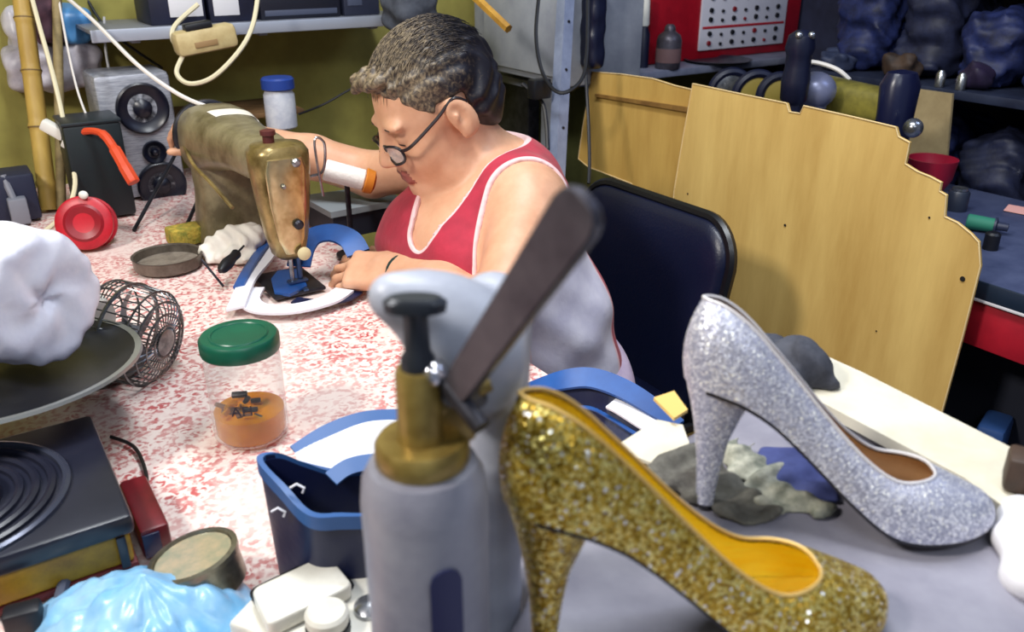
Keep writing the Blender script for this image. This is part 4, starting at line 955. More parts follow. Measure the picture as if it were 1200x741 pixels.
# ---- hand press
AX0 = Vector((-.046,.372,0)); pz_ = .72
M_cast = mat('grey_casting', (150,150,160), .45, c2=(122,122,136), scale=14, bump=.1, bscale=90, spec=.5)
M_brass = mat('worn_brass', (172,150,84), .34, metal=.5, c2=(124,100,48), scale=24)
M_lever = mat('dark_lever_steel', (92,90,98), .38, metal=.6, c2=(60,58,68), scale=20)
hp = thing('hand_press', 'grey hand press with brass collar and long steel lever in the foreground', 'press', (AX0.x, AX0.y, pz_))
T0 = Matrix.Translation(AX0)
mb = MB(T0); mb.lathe([(0,pz_),(.05,pz_),(.05,pz_+.015),(.036,pz_+.03),(.0335,pz_+.06),(.0335,1.030),(.032,1.044),(.028,1.052),(.022,1.054),(0,1.054)], None, 48); mb.build('column', M_cast, hp)
mb = MB(T0); mb.lathe([(.012,1.052),(.0225,1.052),(.0245,1.055),(.0245,1.064),(.0225,1.067),(.014,1.067)], None, 48); mb.build('brass_collar', M_brass, hp)
mb = MB(T0); mb.lathe([(0,1.055),(.0125,1.055),(.0125,1.068),(.0118,1.072),(.0118,1.104),(.0105,1.107),(0,1.107)], None, 32); mb.build('brass_sleeve', M_brass, hp)
mb = MB(T0); mb.lathe([(0,1.106),(.0085,1.106),(.0088,1.112),(.0066,1.116),(.0060,1.133),(.008,1.138),(0,1.138)], None, 24); mb.build('plunger', mat('black_plunger', (48,52,60), .4, metal=.4), hp)
mb = MB(T0); mb.rings([[(x*(.0155 if abs(x)>.1 else .0155)*s_, y*.0075*s_, z) for x, y in [(math.cos(2*PI*k/24), math.sin(2*PI*k/24)) for k in range(24)]] for z, s_ in ((1.1355,.6),(1.137,.95),(1.142,1),(1.1445,.8))]); mb.build('cross_head', mat('black_plunger', (40,42,48), .4), hp)
# C-shaped casting: up from the back of the column, over to the plunger
path = [AX0+Vector((.030,.050,.73)), AX0+Vector((.033,.060,.95)), AX0+Vector((.036,.064,1.06)), AX0+Vector((.036,.064,1.11)), pt(560,432,.470), pt(553,406,.458), pt(529,382,.450), pt(500,362,.440), pt(472,352,.432), pt(456,347,.428)]
rad = [.020,.019,.019,.020,.024,.0275,.0255,.0185,.0125,.009]
pp = spl(path, 6); rs = [float(np.interp(i/6, range(len(rad)), rad)) for i in range(len(pp))]
S = SDF((-.13,.30,.71), (.05,.52,1.22), .0028)
for a, b, ra, rb_ in zip(pp, pp[1:], rs, rs[1:]): S.cap(a, b, ra, rb_, .004)
sl, X, Y, Z = S.sub(S.lo, S.lo+S.h*S.n); S.cut(sl, Z-.7205+0*X+0*Y)
S.build('frame_arm', mat('light_grey_casting', (176,180,192), .42, c2=(156,160,174), scale=14, bump=.08, bscale=80), hp)
# lever: flat bar, forked to a pivot pin on the brass
p0 = pt(536,456,.412); p1 = pt(690,232,.305); d = (p1-p0).normalized(); side = d.cross(Vector((0,0,1))).normalized(); nrm = side.cross(d)
view = (O - (p0+p1)/2).normalized(); face = (view - d*view.dot(d)).normalized(); face = (face*.92 + Vector((-.42,0,.25))).normalized(); face = (face-d*face.dot(d)).normalized(); wd = d.cross(face)
rr = []
L_ = (p1-p0).length
for f, ww, th in ((0,.0075,.006),(.06,.0085,.0065),(.3,.0092,.0065),(.6,.0102,.0065),(.85,.0112,.0065),(.93,.0114,.0065),(.97,.0098,.006),(.993,.006,.0055),(1.0,.002,.004)):
    c_ = p0 + d*L_*f
    rr.append([c_ + wd*ww*x + face*th/2*y for x, y in ((-.9,1),(.9,1),(1,.7),(1,-.7),(.9,-1),(-.9,-1),(-1,-.7),(-1,.7))])
mb = MB(); mb.rings(rr); mb.build('lever', M_lever, hp, ang=30)
mb = MB(); mb.tube([p0 - d*.006 - wd*.018, p0 - d*.002 + wd*.022], .0048, 14); mb.build('pivot_pin', M_dsteel, hp)
mb = MB(); mb.ell(p0 - wd*.0135 - d*.004 + face*.004 , .0068); mb.build('ball_end', mat('polished_ball', (226,224,230), .12, metal=.9), hp)
mb = MB(); mb.tube([AX0+Vector((.008,.0,1.083)), AX0+Vector((.034,.012,1.092))], .005, 12); mb.box(AX0+Vector((.016,.008,1.078)), (.022,.02,.03), .2, .004); mb.build('brass_link', M_brass, hp)
mb = MB(); mb.tube([p0 - d*.004, AX0+Vector((.030,.03,1.075))], .0075, 12); mb.build('lever_root', M_dsteel, hp)
# slot on the front of the column, drain screw
def colp(a, z, r=.0338): return AX0 + Vector((r*math.sin(a), -r*math.cos(a), z))
mb = MB(); poly = []
for k in range(9): q = PI*k/8; poly.append((.38 - .25*math.cos(q)*1.0, 1.000 + .0085*math.sin(q)))
rows = []
a0, a1 = .13, .63
def slot(i, j):
    a = a0 + (a1-a0)*i; top = 1.000 + .0085*math.sqrt(max(0, 1-(2*i-1)**2)); return colp(a, .86 + (top-.86)*j)
mb.grid(slot, 13, 4); mb.solid(.0012); mb.build('slot', mat('slot_blue', (36,42,84), .5), hp)
# ---- glitter pumps
G_gold = glitter('gold_glitter', (116,84,18), (206,168,56), (255,240,150), scale=620, tilt=.55, metal=.7); G_silver = glitter('silver_glitter', (140,142,164), (176,178,196), (246,246,252), metal=.35, rough=.4, tilt=.38, scale=850)
M_gold = mat('gold_foil_lining', (255,236,96), .28, metal=.35, c2=(252,220,64), scale=30, stretch=(1,6,6)); M_beige = mat('beige_lining', (206,170,130), .6, c2=(186,150,110), scale=20)
M_goldtrim = mat('gold_trim', (214,178,104), .45, metal=.3); M_siltrim = mat('silver_trim', (216,212,214), .5, metal=.2); M_sole = mat('black_sole', (24,22,30), .5)
SOLE = [(0,.106),(.02,.104),(.04,.098),(.06,.086),(.08,.069),(.10,.050),(.12,.031),(.14,.0145),(.155,.006),(.17,.0035),(.19,.0035),(.215,.006),(.235,.011)]
WID = [(0,.0),(.004,.0125),(.012,.0205),(.025,.0265),(.045,.0285),(.07,.0265),(.10,.0275),(.125,.032),(.15,.0375),(.168,.0395),(.185,.038),(.20,.0345),(.213,.029),(.224,.0215),(.231,.0135),(.2345,.006),(.235,.0)]
HGT = [(0,.066),(.02,.064),(.05,.056),(.08,.050),(.11,.047),(.14,.047),(.165,.048),(.185,.043),(.205,.033),(.22,.024),(.23,.016),(.235,.006)]
def pump(name, label, loc, rotz, sc, up, lin_, trim, tipm, roll=0.0):
    t = thing(name, label, 'shoe', loc, rotz, 'glitter pumps'); B = WM[t] @ Matrix.Rotation(math.radians(roll), 4, 'X') @ Matrix.Scale(sc, 4) @ Matrix.Translation((-.024, 0, 0))
    xt = .187                                                # front of the throat
    xs = sorted(set([.235*(1-math.cos(PI*k/70))/2 for k in range(71)] + [xt-.0001*q*q for q in range(1, 16)]))
    K = 25
    def amax(x):
        if x >= xt: return PI/2
        base = math.radians(np.interp(x, [0,.05,.10,.13,.235], [74,66,56,52,52]))
        f = max(0.0, (x-.150)/(xt-.150)); y = math.sqrt(max(0, 1-f*f)) if f > 0 else 1
        return math.acos(math.cos(base)*y)
    def pnt(x, a, off=0.0):
        s = smooth_interp(x, SOLE); ww = max(smooth_interp(x, WID)-off, 0); hh = max(smooth_interp(x, HGT)-off, 0)
        y = ww*abs(math.cos(a))**.72*(1 if math.cos(a) >= 0 else -1); z = s + hh*math.sin(a)**.85 if a > 0 else s
        bx = -.004*math.sin(min(1, max(0, (z-s)/max(hh, 1e-4)))*PI)*max(0, 1-x/.05) + (.010*((z-s)/max(hh, 1e-4))**2*max(0, 1-x/.06))
        return (x + off*max(0, 1-x/.02) + bx, y, z)
    def strip(off, lo):
        R1, R2 = [], []
        for x in xs:
            am = amax(x); R1.append([pnt(x, lo + (am-lo)*k/(K-1), off) for k in range(K)]); R2.append([(p[0], -p[1], p[2]) for p in R1[-1]])
        return R1, R2
    R1, R2 = strip(0, 0.0); mb = MB(B)
    under = [[(x, smooth_interp(x, WID)*q, smooth_interp(x, SOLE)) for q in (1,.5,0,-.5,-1)] for x in xs]
    mb.rings(R1, False); mb.rings(R2, False); mb.rings(under, False); u_ = mb.build('upper', up, t, ang=60, weld=2e-5)
    R1, R2 = strip(.0022, .05); mb = MB(B); mb.rings(R1, False); mb.rings(R2, False); mb.build('lining', lin_, t, ang=60, weld=2e-5)
    mb = MB(B); mb.rings([[(x + .002*max(0,1-x/.02), max(0, smooth_interp(x, WID)-.0015)*q, smooth_interp(x, SOLE)+.0032) for q in (1,.6,.2,-.2,-.6,-1)] for x in xs], False); mb.build('insole', lin_, t, ang=60, weld=2e-5)
    rim = [pnt(x, amax(x)) for x in xs if x <= xt]; loop = rim + [(p[0], -p[1], p[2]) for p in reversed(rim[1:-1])]
    mb = MB(B); mb.tube(loop, .0013, 6, closed=True); mb.build('topline_binding', trim, t)
    ml = MB(B); xs2 = [x for x in xs if .012 < x]; ml.rings([[(x, (smooth_interp(x, WID)-.0012)*q, smooth_interp(x, SOLE)+dz) for q, dz in ((1,0),(1,-.0032),(-1,-.0032),(-1,0))] for x in xs2]); ml.build('sole', M_sole, t, ang=60)
    rr = []
    for f in (0,.06,.14,.25,.4,.6,.8,1.0):
        z = .104*(1-f); hx = .0150*(1-f)**2.4 + .0075 + .0040*(1-f); hy = .0125*(1-f)**2.4 + .0070 + .0050*(1-f); cx = .0275*(1-f)**1.5 + .0235*(1-(1-f)**1.5) 
        ring = []
        for k in range(24):
            a = 2*PI*k/24; c_, s_ = math.cos(a), math.sin(a); x = cx + hx*(c_ if c_ < 0 else min(c_, .72)); y = hy*s_
            zz = min(z, .200) if f > 0 else smooth_interp(max(0, min(.06, x)), SOLE) + .001
            if f > 0: zz = z*(smooth_interp(max(0, min(.07, x)), SOLE)-.001)/.104 if f < .3 else z
            ring.append((x, y, max(zz, .004)))
        rr.append(ring)
    mb = MB(B); mb.rings(rr); mb.build('heel', up, t, ang=50)
    mb = MB(B); mb.rings([[(.0235 + .0064*math.cos(2*PI*k/16), .0064*math.sin(2*PI*k/16), z) for k in range(16)] for z in (0,.0045)]); mb.build('heel_tip', tipm, t)
    return t
gtip = Vector((.020,.380,BZ)); gt = pz(1037,690,BZ+.02)
pump('gold_pump', 'gold glitter high heel pump nearest the lens', gtip, math.atan2(gt.y-gtip.y, gt.x-gtip.x), (gt-gtip).to_2d().length/.211, G_gold, M_gold, M_goldtrim, M_sole, -3)
st_ = Vector((.143,.519,BZ)); gt = pz(1167,590,BZ+.02)
pump('silver_pump', 'silver glitter high heel pump behind the gold one', st_, math.atan2(gt.y-st_.y, gt.x-st_.x), (gt-st_).to_2d().length/.211, G_silver, M_beige, M_siltrim, M_sole, -7)
# ---- white board, cards, scraps of material
def flat(name, label, cat, pix, z, th, m, parent=None):
    mb = MB(); mb.prism([pz(x, y, z) for x, y in pix], (0,0,-th)); o = mb.build(name, m); return tag(o, label, cat)
M_board = mat('white_board', (228,222,204), .55, c2=(206,198,176), scale=10, detail=6, bump=.05, bscale=60)
flat('white_board', 'long off-white board behind the silver pump along the plywood', 'board', [(930,400),(1010,436),(1200,532),(1250,560),(1182,598),(1130,560),(960,470),(905,440)], BZ+.012, .010, M_board)
flat('cream_card', 'cream card corner between the blue upper and the silver heel', 'card', [(718,525),(770,492),(800,498),(815,540),(770,545)], BZ+.004, .003, M_board)
flat('leather_scrap', 'small yellow leather scrap left of the silver pump', 'scrap', [(766,466),(790,458),(806,480),(790,490)], BZ+.012, .003, mat('yellow_leather', (226,190,110), .6))
def lump(name, label, cat, blobs, m, f1=90, amp=.004, h=.003, zmin=None, k=.012):
    P = [np.array(pz(x, y, z)) for x, y, z, r in blobs]; lo = np.min([p-np.array(b[3]).max()-.02 for p, b in zip(P, blobs)], axis=0); hi = np.max([p+np.array(b[3]).max()+.02 for p, b in zip(P, blobs)], axis=0)
    S = SDF(lo, hi, h)
    for p, b in zip(P, blobs): S.ell(p, b[3], None, k)
    S.field(lambda d, X, Y, Z: d + amp*np.sin(f1*X+f1*.7*Z+2.5*np.sin(f1*.6*Y)) + amp*.7*np.sin(f1*1.9*Y-f1*1.3*X+2*np.sin(f1*.8*Z)))
    if zmin: 
        sl, X, Y, Z = S.sub(S.lo, S.lo+S.h*S.n); S.cut(sl, Z-zmin+0*X+0*Y)
    return tag(S.build(name, m), label, cat)
M_dcl = mat('charcoal_cloth', (72,74,84), .85, c2=(44,46,56), scale=40, bump=.3, bscale=90)
lump('charcoal_cap', 'crumpled charcoal cloth on the end of the white board', 'cloth', [(895,435,.935,(.035,.03,.022)),(925,428,.94,(.035,.03,.026)),(948,442,.932,(.022,.022,.018)),(882,425,.932,(.02,.02,.016))], M_dcl, 110, .004, zmin=BZ+.0125)
lump('pale_scrap', 'pale crumpled fabric scrap under the arch of the silver pump', 'scrap', [(880,548,.919,(.022,.02,.008)),(900,575,.918,(.026,.018,.007)),(945,592,.917,(.024,.014,.006)),(862,530,.919,(.014,.016,.007))], mat('pale_fabric', (186,184,168), .9, c2=(120,124,112), scale=60, bump=.4, bscale=140), 160, .003, h=.0025, zmin=BZ+.0015)
lump('blue_scrap', 'slate blue fabric scrap beside the pale one under the silver pump', 'scrap', [(925,545,.918,(.026,.026,.008)),(950,570,.918,(.026,.02,.007))], mat('slate_blue_fabric', (74,84,142), .8, c2=(52,60,112), scale=30), 120, .002, h=.0025, zmin=BZ+.0015)
lump('dark_scrap', 'dark fabric scrap between the two pumps', 'scrap', [(800,548,.918,(.03,.03,.008)),(840,575,.918,(.028,.02,.008)),(880,605,.916,(.02,.015,.007))], mat('dark_fabric', (66,62,58), .9, c2=(110,108,100), scale=50, bump=.3, bscale=120), 120, .003, h=.0025, zmin=BZ+.0015)
lump('white_cloth', 'white cloth at the right edge beside the silver toe', 'cloth', [(1192,606,.922,(.014,.018,.014)),(1202,640,.920,(.018,.022,.018)),(1216,676,.917,(.024,.024,.02))], mat('white_cloth', (222,220,224), .85, bump=.2, bscale=80), 60, .003)
mb = MB(); q = pz(1184,562,.942); mb.box(q + Vector((.036,.0,.0)), (.07,.028,.028), -.5, .004); tag(mb.build('brown_block', mat('dark_brown_wood', (70,52,40), .6, c2=(40,30,24), scale=30)), 'dark brown wooden block on the white board at the right edge above the white cloth', 'block')
# ================================================================ back wall, far left, and the workshop behind the plywood
# ---- silver loudspeaker
sp = pz(178,246,TZ); t = thing('loudspeaker', 'silver tower loudspeaker with dark cones at the back of the table', 'loudspeaker', (sp.x, sp.y+.17, TZ), ANG)
M_silv = mat('silver_grille', (178,180,188), .4, metal=.35, c2=(140,142,152), scale=160, stretch=(.2,.2,3), lo=.4, hi=.6)
c0 = R(*un(sp)) ; uS, nS = un(sp); nS += .10; uS = un(pn(174,200,nS))[0]
MB().box(R(uS, nS+.075, TZ+.1385), (.158,.14,.275), ANG, .012).build('cabinet', M_silv, t)
for px, py, r, lab in ((167,127,.056,'woofer'),(181,178,.026,'tweeter'),(190,217,.054,'woofer')):
    q = pn(px, py, nS+.004); m_ = along(q, R(0,-1,0))
    mb = MB(m_); mb.lathe([(r,-.002),(r,.006),(r*.93,.009),(r*.88,.006),(r*.55,-.001),(r*.36,-.001)], None, 40, cap=False); mb.lathe([(r*.36,-.001),(r*.36,.004),(r*.2,.011),(0,.013)], None, 28, cap=False)
    mb.build(lab, mat('black_cone', (16,18,34), .35, spec=.6), t)
# ---- black crate with an orange loop, in front of the speaker's left
p = pz(126,252,TZ); u_, n_ = un(p); n_ -= .035; t = thing('black_box', 'dark green black box standing left of the silver loudspeaker', 'box', R(u_, n_+.06, TZ), ANG)
MB().box(R(u_, n_+.06, TZ+.10), (.11,.11,.198), ANG, .006).build('box_body', mat('green_black', (14,28,32), .5, c2=(10,18,26), scale=8), t)
MB().box(R(u_, n_+.06, TZ+.202), (.114,.114,.008), ANG, .003).build('box_lid', mat('green_black_lid', (24,34,40), .45), t)
mb = MB(); mb.tube(spl([pt(84,165,1.74), pt(100,154,1.73), pt(120,157,1.71), pt(135,176,1.70), pt(147,197,1.69), pt(157,214,1.69)], 8), [.006]*8+[.007]*8+[.009]*8+[.012]*8+[.013]*8+[.012], 8)
tag(mb.build('orange_hose', mat('orange_rubber', (214,74,38), .5)), 'orange hose curving over the dark green black box', 'hose')
# ---- bamboo pole
a, b = pz(58,246,TZ), pt(22,-30,1.80); d = (b-a); t = thing('bamboo_pole', 'upright bamboo pole at the far left of the table', 'pole', a)
M_bam = mat('bamboo', (196,164,84), .5, c2=(160,128,58), scale=10, stretch=(1,1,.2))
pts, rs = [], []
for k in range(0, 61):
    f = k/60; pts.append(a + d*f); nd_ = min(abs(f-q) for q in (.12,.36,.60,.82)); rs.append(.0185 + (.0025 if nd_ < .009 else 0))
mb = MB(); mb.tube(pts, rs, 14); mb.build('culm', M_bam, t)
for f in (.36,.60,.82): mb = MB(); mb.tube([a+d*(f-.003), a+d*(f+.003)], .0212, 14); mb.build('node', mat('bamboo_node', (110,86,44), .6), t)
a2, b2 = pz(72,246,TZ), pt(66,-30,1.86); mb = MB(); mb.tube([a2, b2], .010, 10); tag(mb.build('wooden_stick', mat('weathered_stick', (158,140,96), .7, c2=(120,104,70), scale=20)), 'thin weathered stick behind the bamboo pole', 'stick')
# ---- bags hung behind the bamboo
def hung(name, label, cat, px0, py0, px1, py1, tt, m, dep=.05, amp=.004, f1=70):
    c_ = np.array(pt((px0+px1)/2, (py0+py1)/2, tt)); w_ = (px1-px0)/2000*tt; h_ = (py1-py0)/2000*tt
    A = np.array(RZ.to_3x3().transposed()); S = SDF(c_-max(w_,h_,dep)-.03, c_+max(w_,h_,dep)+.03, .004)
    S.rbox(c_, (w_, dep, h_), min(w_,h_,dep)*.6, A, 0)
    S.field(lambda d, X, Y, Z: d + amp*np.sin(f1*X+f1*.4*Z+2*np.sin(f1*.5*Z)) + amp*.6*np.sin(f1*1.7*Z-f1*Y))
    return tag(S.build(name, m), label, cat)
M_film = mat('white_film', (206,204,208), .35, c2=(176,174,184), scale=18)
hung('plastic_bag', 'white plastic bag hanging high behind the bamboo pole', 'bag', 8,8,60,58,1.95, M_film)
hung('plastic_bag', 'pale grey plastic bag hanging lowest behind the bamboo pole', 'bag', 14,52,114,104,1.98, mat('grey_film', (192,188,196), .4, c2=(164,158,170), scale=30))
hung('plastic_bag', 'blue plastic bag hanging right of the bamboo pole', 'bag', 66,8,104,48,1.97, mat('blue_film', (78,140,196), .35))
hung('cloth_bag', 'dark maroon cloth bag hanging right behind the bamboo pole', 'bag', 38,0,68,50,1.92, mat('maroon_cloth', (96,62,74), .8, c2=(70,46,60), scale=30))
# ---- cords in front of the back wall
M_cord = mat('cream_cord', (222,212,178), .5); M_wcord = mat('white_cord', (226,220,214), .5)
def cord(label, pts, r, m, name='cord', cat='cord'):
    P = [pt(*p) for p in pts]; t = thing(name, label, cat, P[-1]); mb = MB(); mb.tube(spl(P, 8), r, 7); mb.build('cable', m, t); return t
cord('long white cord slanting from the top left corner down to the sewing machine', [(72,-8,1.85),(110,25,1.78),(160,75,1.70),(205,108,1.66),(240,124,1.64),(268,130,1.66)], .0042, M_wcord)
cord('cream cord hanging in a U loop below the wall shelf', [(232,5,1.9),(205,30,1.88),(203,48,1.87),(215,60,1.86),(207,85,1.85),(222,98,1.84),(250,90,1.84),(280,60,1.85),(296,30,1.86),(303,-10,1.87)], .0052, M_cord)
cord('cream cord dangling from the top past the bamboo foot into the bag', [(36,-8,1.8),(46,30,1.79),(60,80,1.78),(72,130,1.77),(80,175,1.76),(88,215,1.74),(76,250,1.70),(44,278,1.62)], .0048, M_cord)
cord('thin pale cord hanging beside the stick to the orange hose', [(68,-5,1.86),(80,60,1.84),(92,110,1.82),(108,150,1.80),(120,168,1.79)], .0024, M_wcord)
cord('thin grey cord hanging left of the loudspeaker', [(122,20,1.95),(124,60,1.95),(130,100,1.95),(132,160,1.94)], .003, mat('grey_cord', (170,170,172), .5))
cord('thin black cord along the top left wall', [(98,-8,2.0),(118,25,2.0),(136,42,2.0),(160,60,2.02),(190,80,2.02)], .0034, M_black)
cord('thin black wire across the wall behind the head', [(350,134,2.0),(380,122,2.0),(412,104,2.0),(432,96,1.98)], .0026, M_black)
for (x, y, lab) in ((63,152,'white cord connector left of the dangling cords'),(88,172,'white plug hanging between bamboo and orange hose')):
    q = pt(x, y, 1.755); t = thing('plug', lab, 'plug', q); mb = MB(); mb.box(q, (.05,.022,.024), 0, .005, Matrix.Rotation(math.radians(32), 3, 'Y')); mb.build('plug_body', M_wht, t)
    q2 = q + Vector((.028,0,-.018)); mb = MB(); mb.box(q2, (.012,.014,.014), 0, .002, Matrix.Rotation(math.radians(32), 3, 'Y')); mb.build('collar', M_cream, t)
# dark things at the left edge, behind the white bag
p = pz(20,262,TZ); u_, n_ = un(p); tag(MB().box(R(u_-.02, n_+.05, TZ+.05), (.14,.09,.099), ANG, .006).build('storage_box', mat('navy_box', (26,32,56), .55), loc=R(u_-.02, n_+.05, TZ)), 'low navy box behind the white bag at the left edge', 'box')
p = pz(26,262,TZ); t = thing('grey_clamp', 'small grey clamp in front of the low navy box', 'clamp', p); MB().box(p+Vector((0,0,.028)), (.035,.03,.055), ANG, .004).build('clamp_body', mat('grey_clamp_paint', (122,124,134), .5), t); mb = MB(); mb.tube([p+Vector((-.005,0,.05)), p+Vector((-.022,.01,.10))], .007, 8); mb.build('clamp_arm', mat('grey_clamp_paint', (122,124,134), .5), t)
# ---- shelf on the back wall and what stands on it
uA, uB = un(pn(118,40,2.06))[0]-.02, un(pn(478,30,2.06))[0]
SZ = 1.118
sh = thing('wall_shelf', 'grey steel shelf on the back wall above the person', 'shelf', R((uA+uB)/2, 2.18, SZ-.03), ANG)
MB().box(R((uA+uB)/2, 2.19, SZ-.004), (uB-uA, .25, .008), ANG, .001).build('board', mat('shelf_steel', (128,132,144), .45, metal=.3), sh)
MB().box(R((uA+uB)/2, 2.062, SZ-.012), (uB-uA, .006, .026), ANG, .002).build('front_lip', mat('shelf_lip', (166,172,186), .4, metal=.3), sh)
for q in (.12,.5,.88): MB().box(R(uA+(uB-uA)*q, 2.19, SZ-.02), (.02,.24,.022), ANG, .002).build('bracket', mat('shelf_steel', (128,132,144), .45), sh)
def onshelf(name, label, cat, px0, px1, h, dep, m, sub=None, dn=0):
    ua, ub = un(pn(px0, 20, 2.10+dn))[0], un(pn(px1, 20, 2.10+dn))[0]; t = thing(name, label, cat, R((ua+ub)/2, 2.10+dn+dep/2, SZ), ANG)
    MB().box(R((ua+ub)/2, 2.10+dn+dep/2, SZ+h/2), (ub-ua, dep, h), ANG, .004).build('case', m, t)
    if sub:
        for (f0, f1, z0, z1, mm, nm) in sub: MB().box(R(ua+(ub-ua)*(f0+f1)/2, 2.10+dn-.0006, SZ+h*(z0+z1)/2), ((ub-ua)*(f1-f0), .002, h*(z1-z0)), ANG, .0005).build(nm, mm, t)
M_dbox = mat('dark_navy_case', (22,26,52), .5, c2=(16,18,38), scale=12); M_lab = mat('paper_label', (214,212,216), .7)
onshelf('instrument_case', 'dark navy case with white labels on the wall shelf, left one', 'case', 176,242,.09,.15, M_dbox, [(.35,.95,.18,.75,M_lab,'paper_label')])
onshelf('instrument_case', 'dark navy case with a white label on the wall shelf, second from left', 'case', 246,300,.10,.15, M_dbox, [(.1,.65,.15,.7,M_lab,'paper_label')])
onshelf('equipment_box', 'wide black box on the wall shelf straight left of the head', 'box', 306,400,.085,.17, mat('black_case', (20,22,36), .45), [(.05,.95,.1,.25,mat('grey_strip', (70,76,96), .5),'strip')])
onshelf('equipment_box', 'smaller dark box on the wall shelf next to the grey cloth', 'box', 404,446,.08,.15, mat('dark_box', (34,38,56), .5), [(.1,.5,.3,.7,mat('grey_strip', (70,76,96), .5),'strip')])
hung('grey_cloth', 'grey cloth draped at the right end of the wall shelf above the hair', 'cloth', 452,-14,512,34,2.06, mat('grey_cloth', (74,78,88), .9, c2=(54,58,68), scale=40), .05, .005)
# cream power adapter hanging under the shelf
q = pt(240,46,1.88); t = thing('power_strip', 'cream power adapter hanging under the wall shelf inside the cord loop', 'power strip', q)
RX = Matrix.Rotation(ANG, 3, 'Z') @ Matrix.Rotation(math.radians(-7), 3, 'Y')
MB().box(q, (.135,.05,.052), 0, .012, RX).build('case', mat('yellowed_plastic', (206,188,138), .5, c2=(182,160,112), scale=20), t)
MB().box(q + RX @ Vector((-.005,-.026,-.006)), (.05,.003,.012), 0, .001, RX).build('label_plate', mat('tan_label', (150,120,80), .6), t)
MB().box(q + RX @ Vector((-.01,-.005,.03)), (.06,.03,.018), 0, .005, RX).build('black_plug', M_black, t)
# jar with a blue lid on a bracket behind the machine
q = pz(331,158,.95); q = pt(331,150,1.93); t = thing('storage_jar', 'tall clear jar with a blue lid against the back wall', 'jar', (q.x, q.y, q.z))
JM = Matrix.Translation(q); mb = MB(JM); mb.lathe([(0,0),(.030,0),(.034,.004),(.034,.075),(.030,.082),(.030,.088),(0,.088)], None, 28); mb.build('jar_body', mat('cloudy_plastic', (196,198,204), .35, c2=(166,170,184), scale=30), t)
mb = MB(JM); mb.lathe([(.0335,.086),(.036,.088),(.036,.108),(.032,.112),(0,.112)], None, 28); mb.build('lid', mat('blue_lid', (32,62,140), .4), t)
mb = MB(); uq, nq = un(q); mb.box(R(uq-.02, 2.21, q.z-.007), (.30,.21,.012), ANG, .002); tag(mb.build('ledge_board', M_wood), 'narrow wooden ledge on the back wall behind the sewing machine', 'ledge')
# ---- grey cabinet, steel post, cables
uG = 1.35
ga, gb, gcn = pu(556,60,uG), pu(668,60,uG), None
n1, n0 = un(ga)[1], un(gb)[1]
zt, zb = pu(600,-30,uG).z, pu(620,92,uG).z
t = thing('grey_cabinet', 'grey steel cabinet on the wall behind the head', 'cabinet', R(uG+.13, (n0+n1)/2, zb), ANG)
M_gcab = mat('grey_cabinet_paint', (150,154,164), .5, c2=(126,130,142), scale=8)
nb = min(n1, 2.30)
MB().box(R(uG+.12, (n0+nb)/2, (zt+zb)/2), (.24, nb-n0, zt-zb), ANG, .006).build('case', M_gcab, t)
MB().box(R(uG-.004, (n0+nb)/2-.02, (zt+zb)/2), (.008, (nb-n0)*.80, (zt-zb)*.86), ANG, .003).build('door', mat('grey_door_paint', (160,164,172), .45, c2=(140,144,156), scale=10), t)
MB().box(R(uG+.12, (n0+nb)/2, zb/2), (.05,.05,zb), ANG, .004).build('leg', M_gcab, t)
pa, pb = pt(652,205,2.02), pt(664,-20,2.04)
pu_, pn_ = un(pt(658,100,2.02))
t = thing('steel_post', 'slim pale blue grey steel post between the head and the plywood', 'post', R(pu_, pn_, 0), ANG)
mb = MB(); d = (pb-pa).normalized(); base = pa - d*(pa.z/d.z); base.z = 0
mb.tube([base, pb+d*.05], .021, 4); mb.build('upright', mat('blue_grey_steel', (150,160,188), .4, metal=.3, c2=(126,136,164), scale=14), t)
for f in (.25,.55,.8): 
    q = pa.lerp(pb, f) - R(.0,.0212,0)*.75 ; mb = MB(); mb.lathe([(.004,0),(.003,.003)], along(q, R(0,-1,0)), 10); mb.build('bolt', M_dsteel, t)
cord('black cable looping from the grey cabinet round the steel post', [(632,-10,1.98),(628,40,1.97),(634,80,1.97),(648,104,1.95),(664,108,1.94),(682,92,1.95),(688,60,1.95),(689,-10,1.95)], .0045, M_black)
cord('black cable hanging straight down the narrow plywood edge', [(686,70,1.96),(688,110,1.95),(690,150,1.95),(691,190,1.94),(690,215,1.93)], .004, M_black)
cord('black cable hanging left of the steel post', [(612,98,2.02),(634,118,2.02),(640,140,2.02),(642,175,2.02)], .005, M_black)
q = pt(632,104,2.0); tag(MB().box(q, (.05,.03,.045), ANG, .004).build('junction_box', M_black), 'small black junction box under the grey cabinet', 'junction box')
a, b = pt(546,-14,2.02), pt(596,34,1.96); mb = MB(); mb.tube([a, b], .011, 6); tag(mb.build('yellow_stick', mat('yellow_wood', (190,142,50), .6, c2=(150,108,36), scale=20)), 'yellow wooden stick slanting at the top behind the head', 'stick')
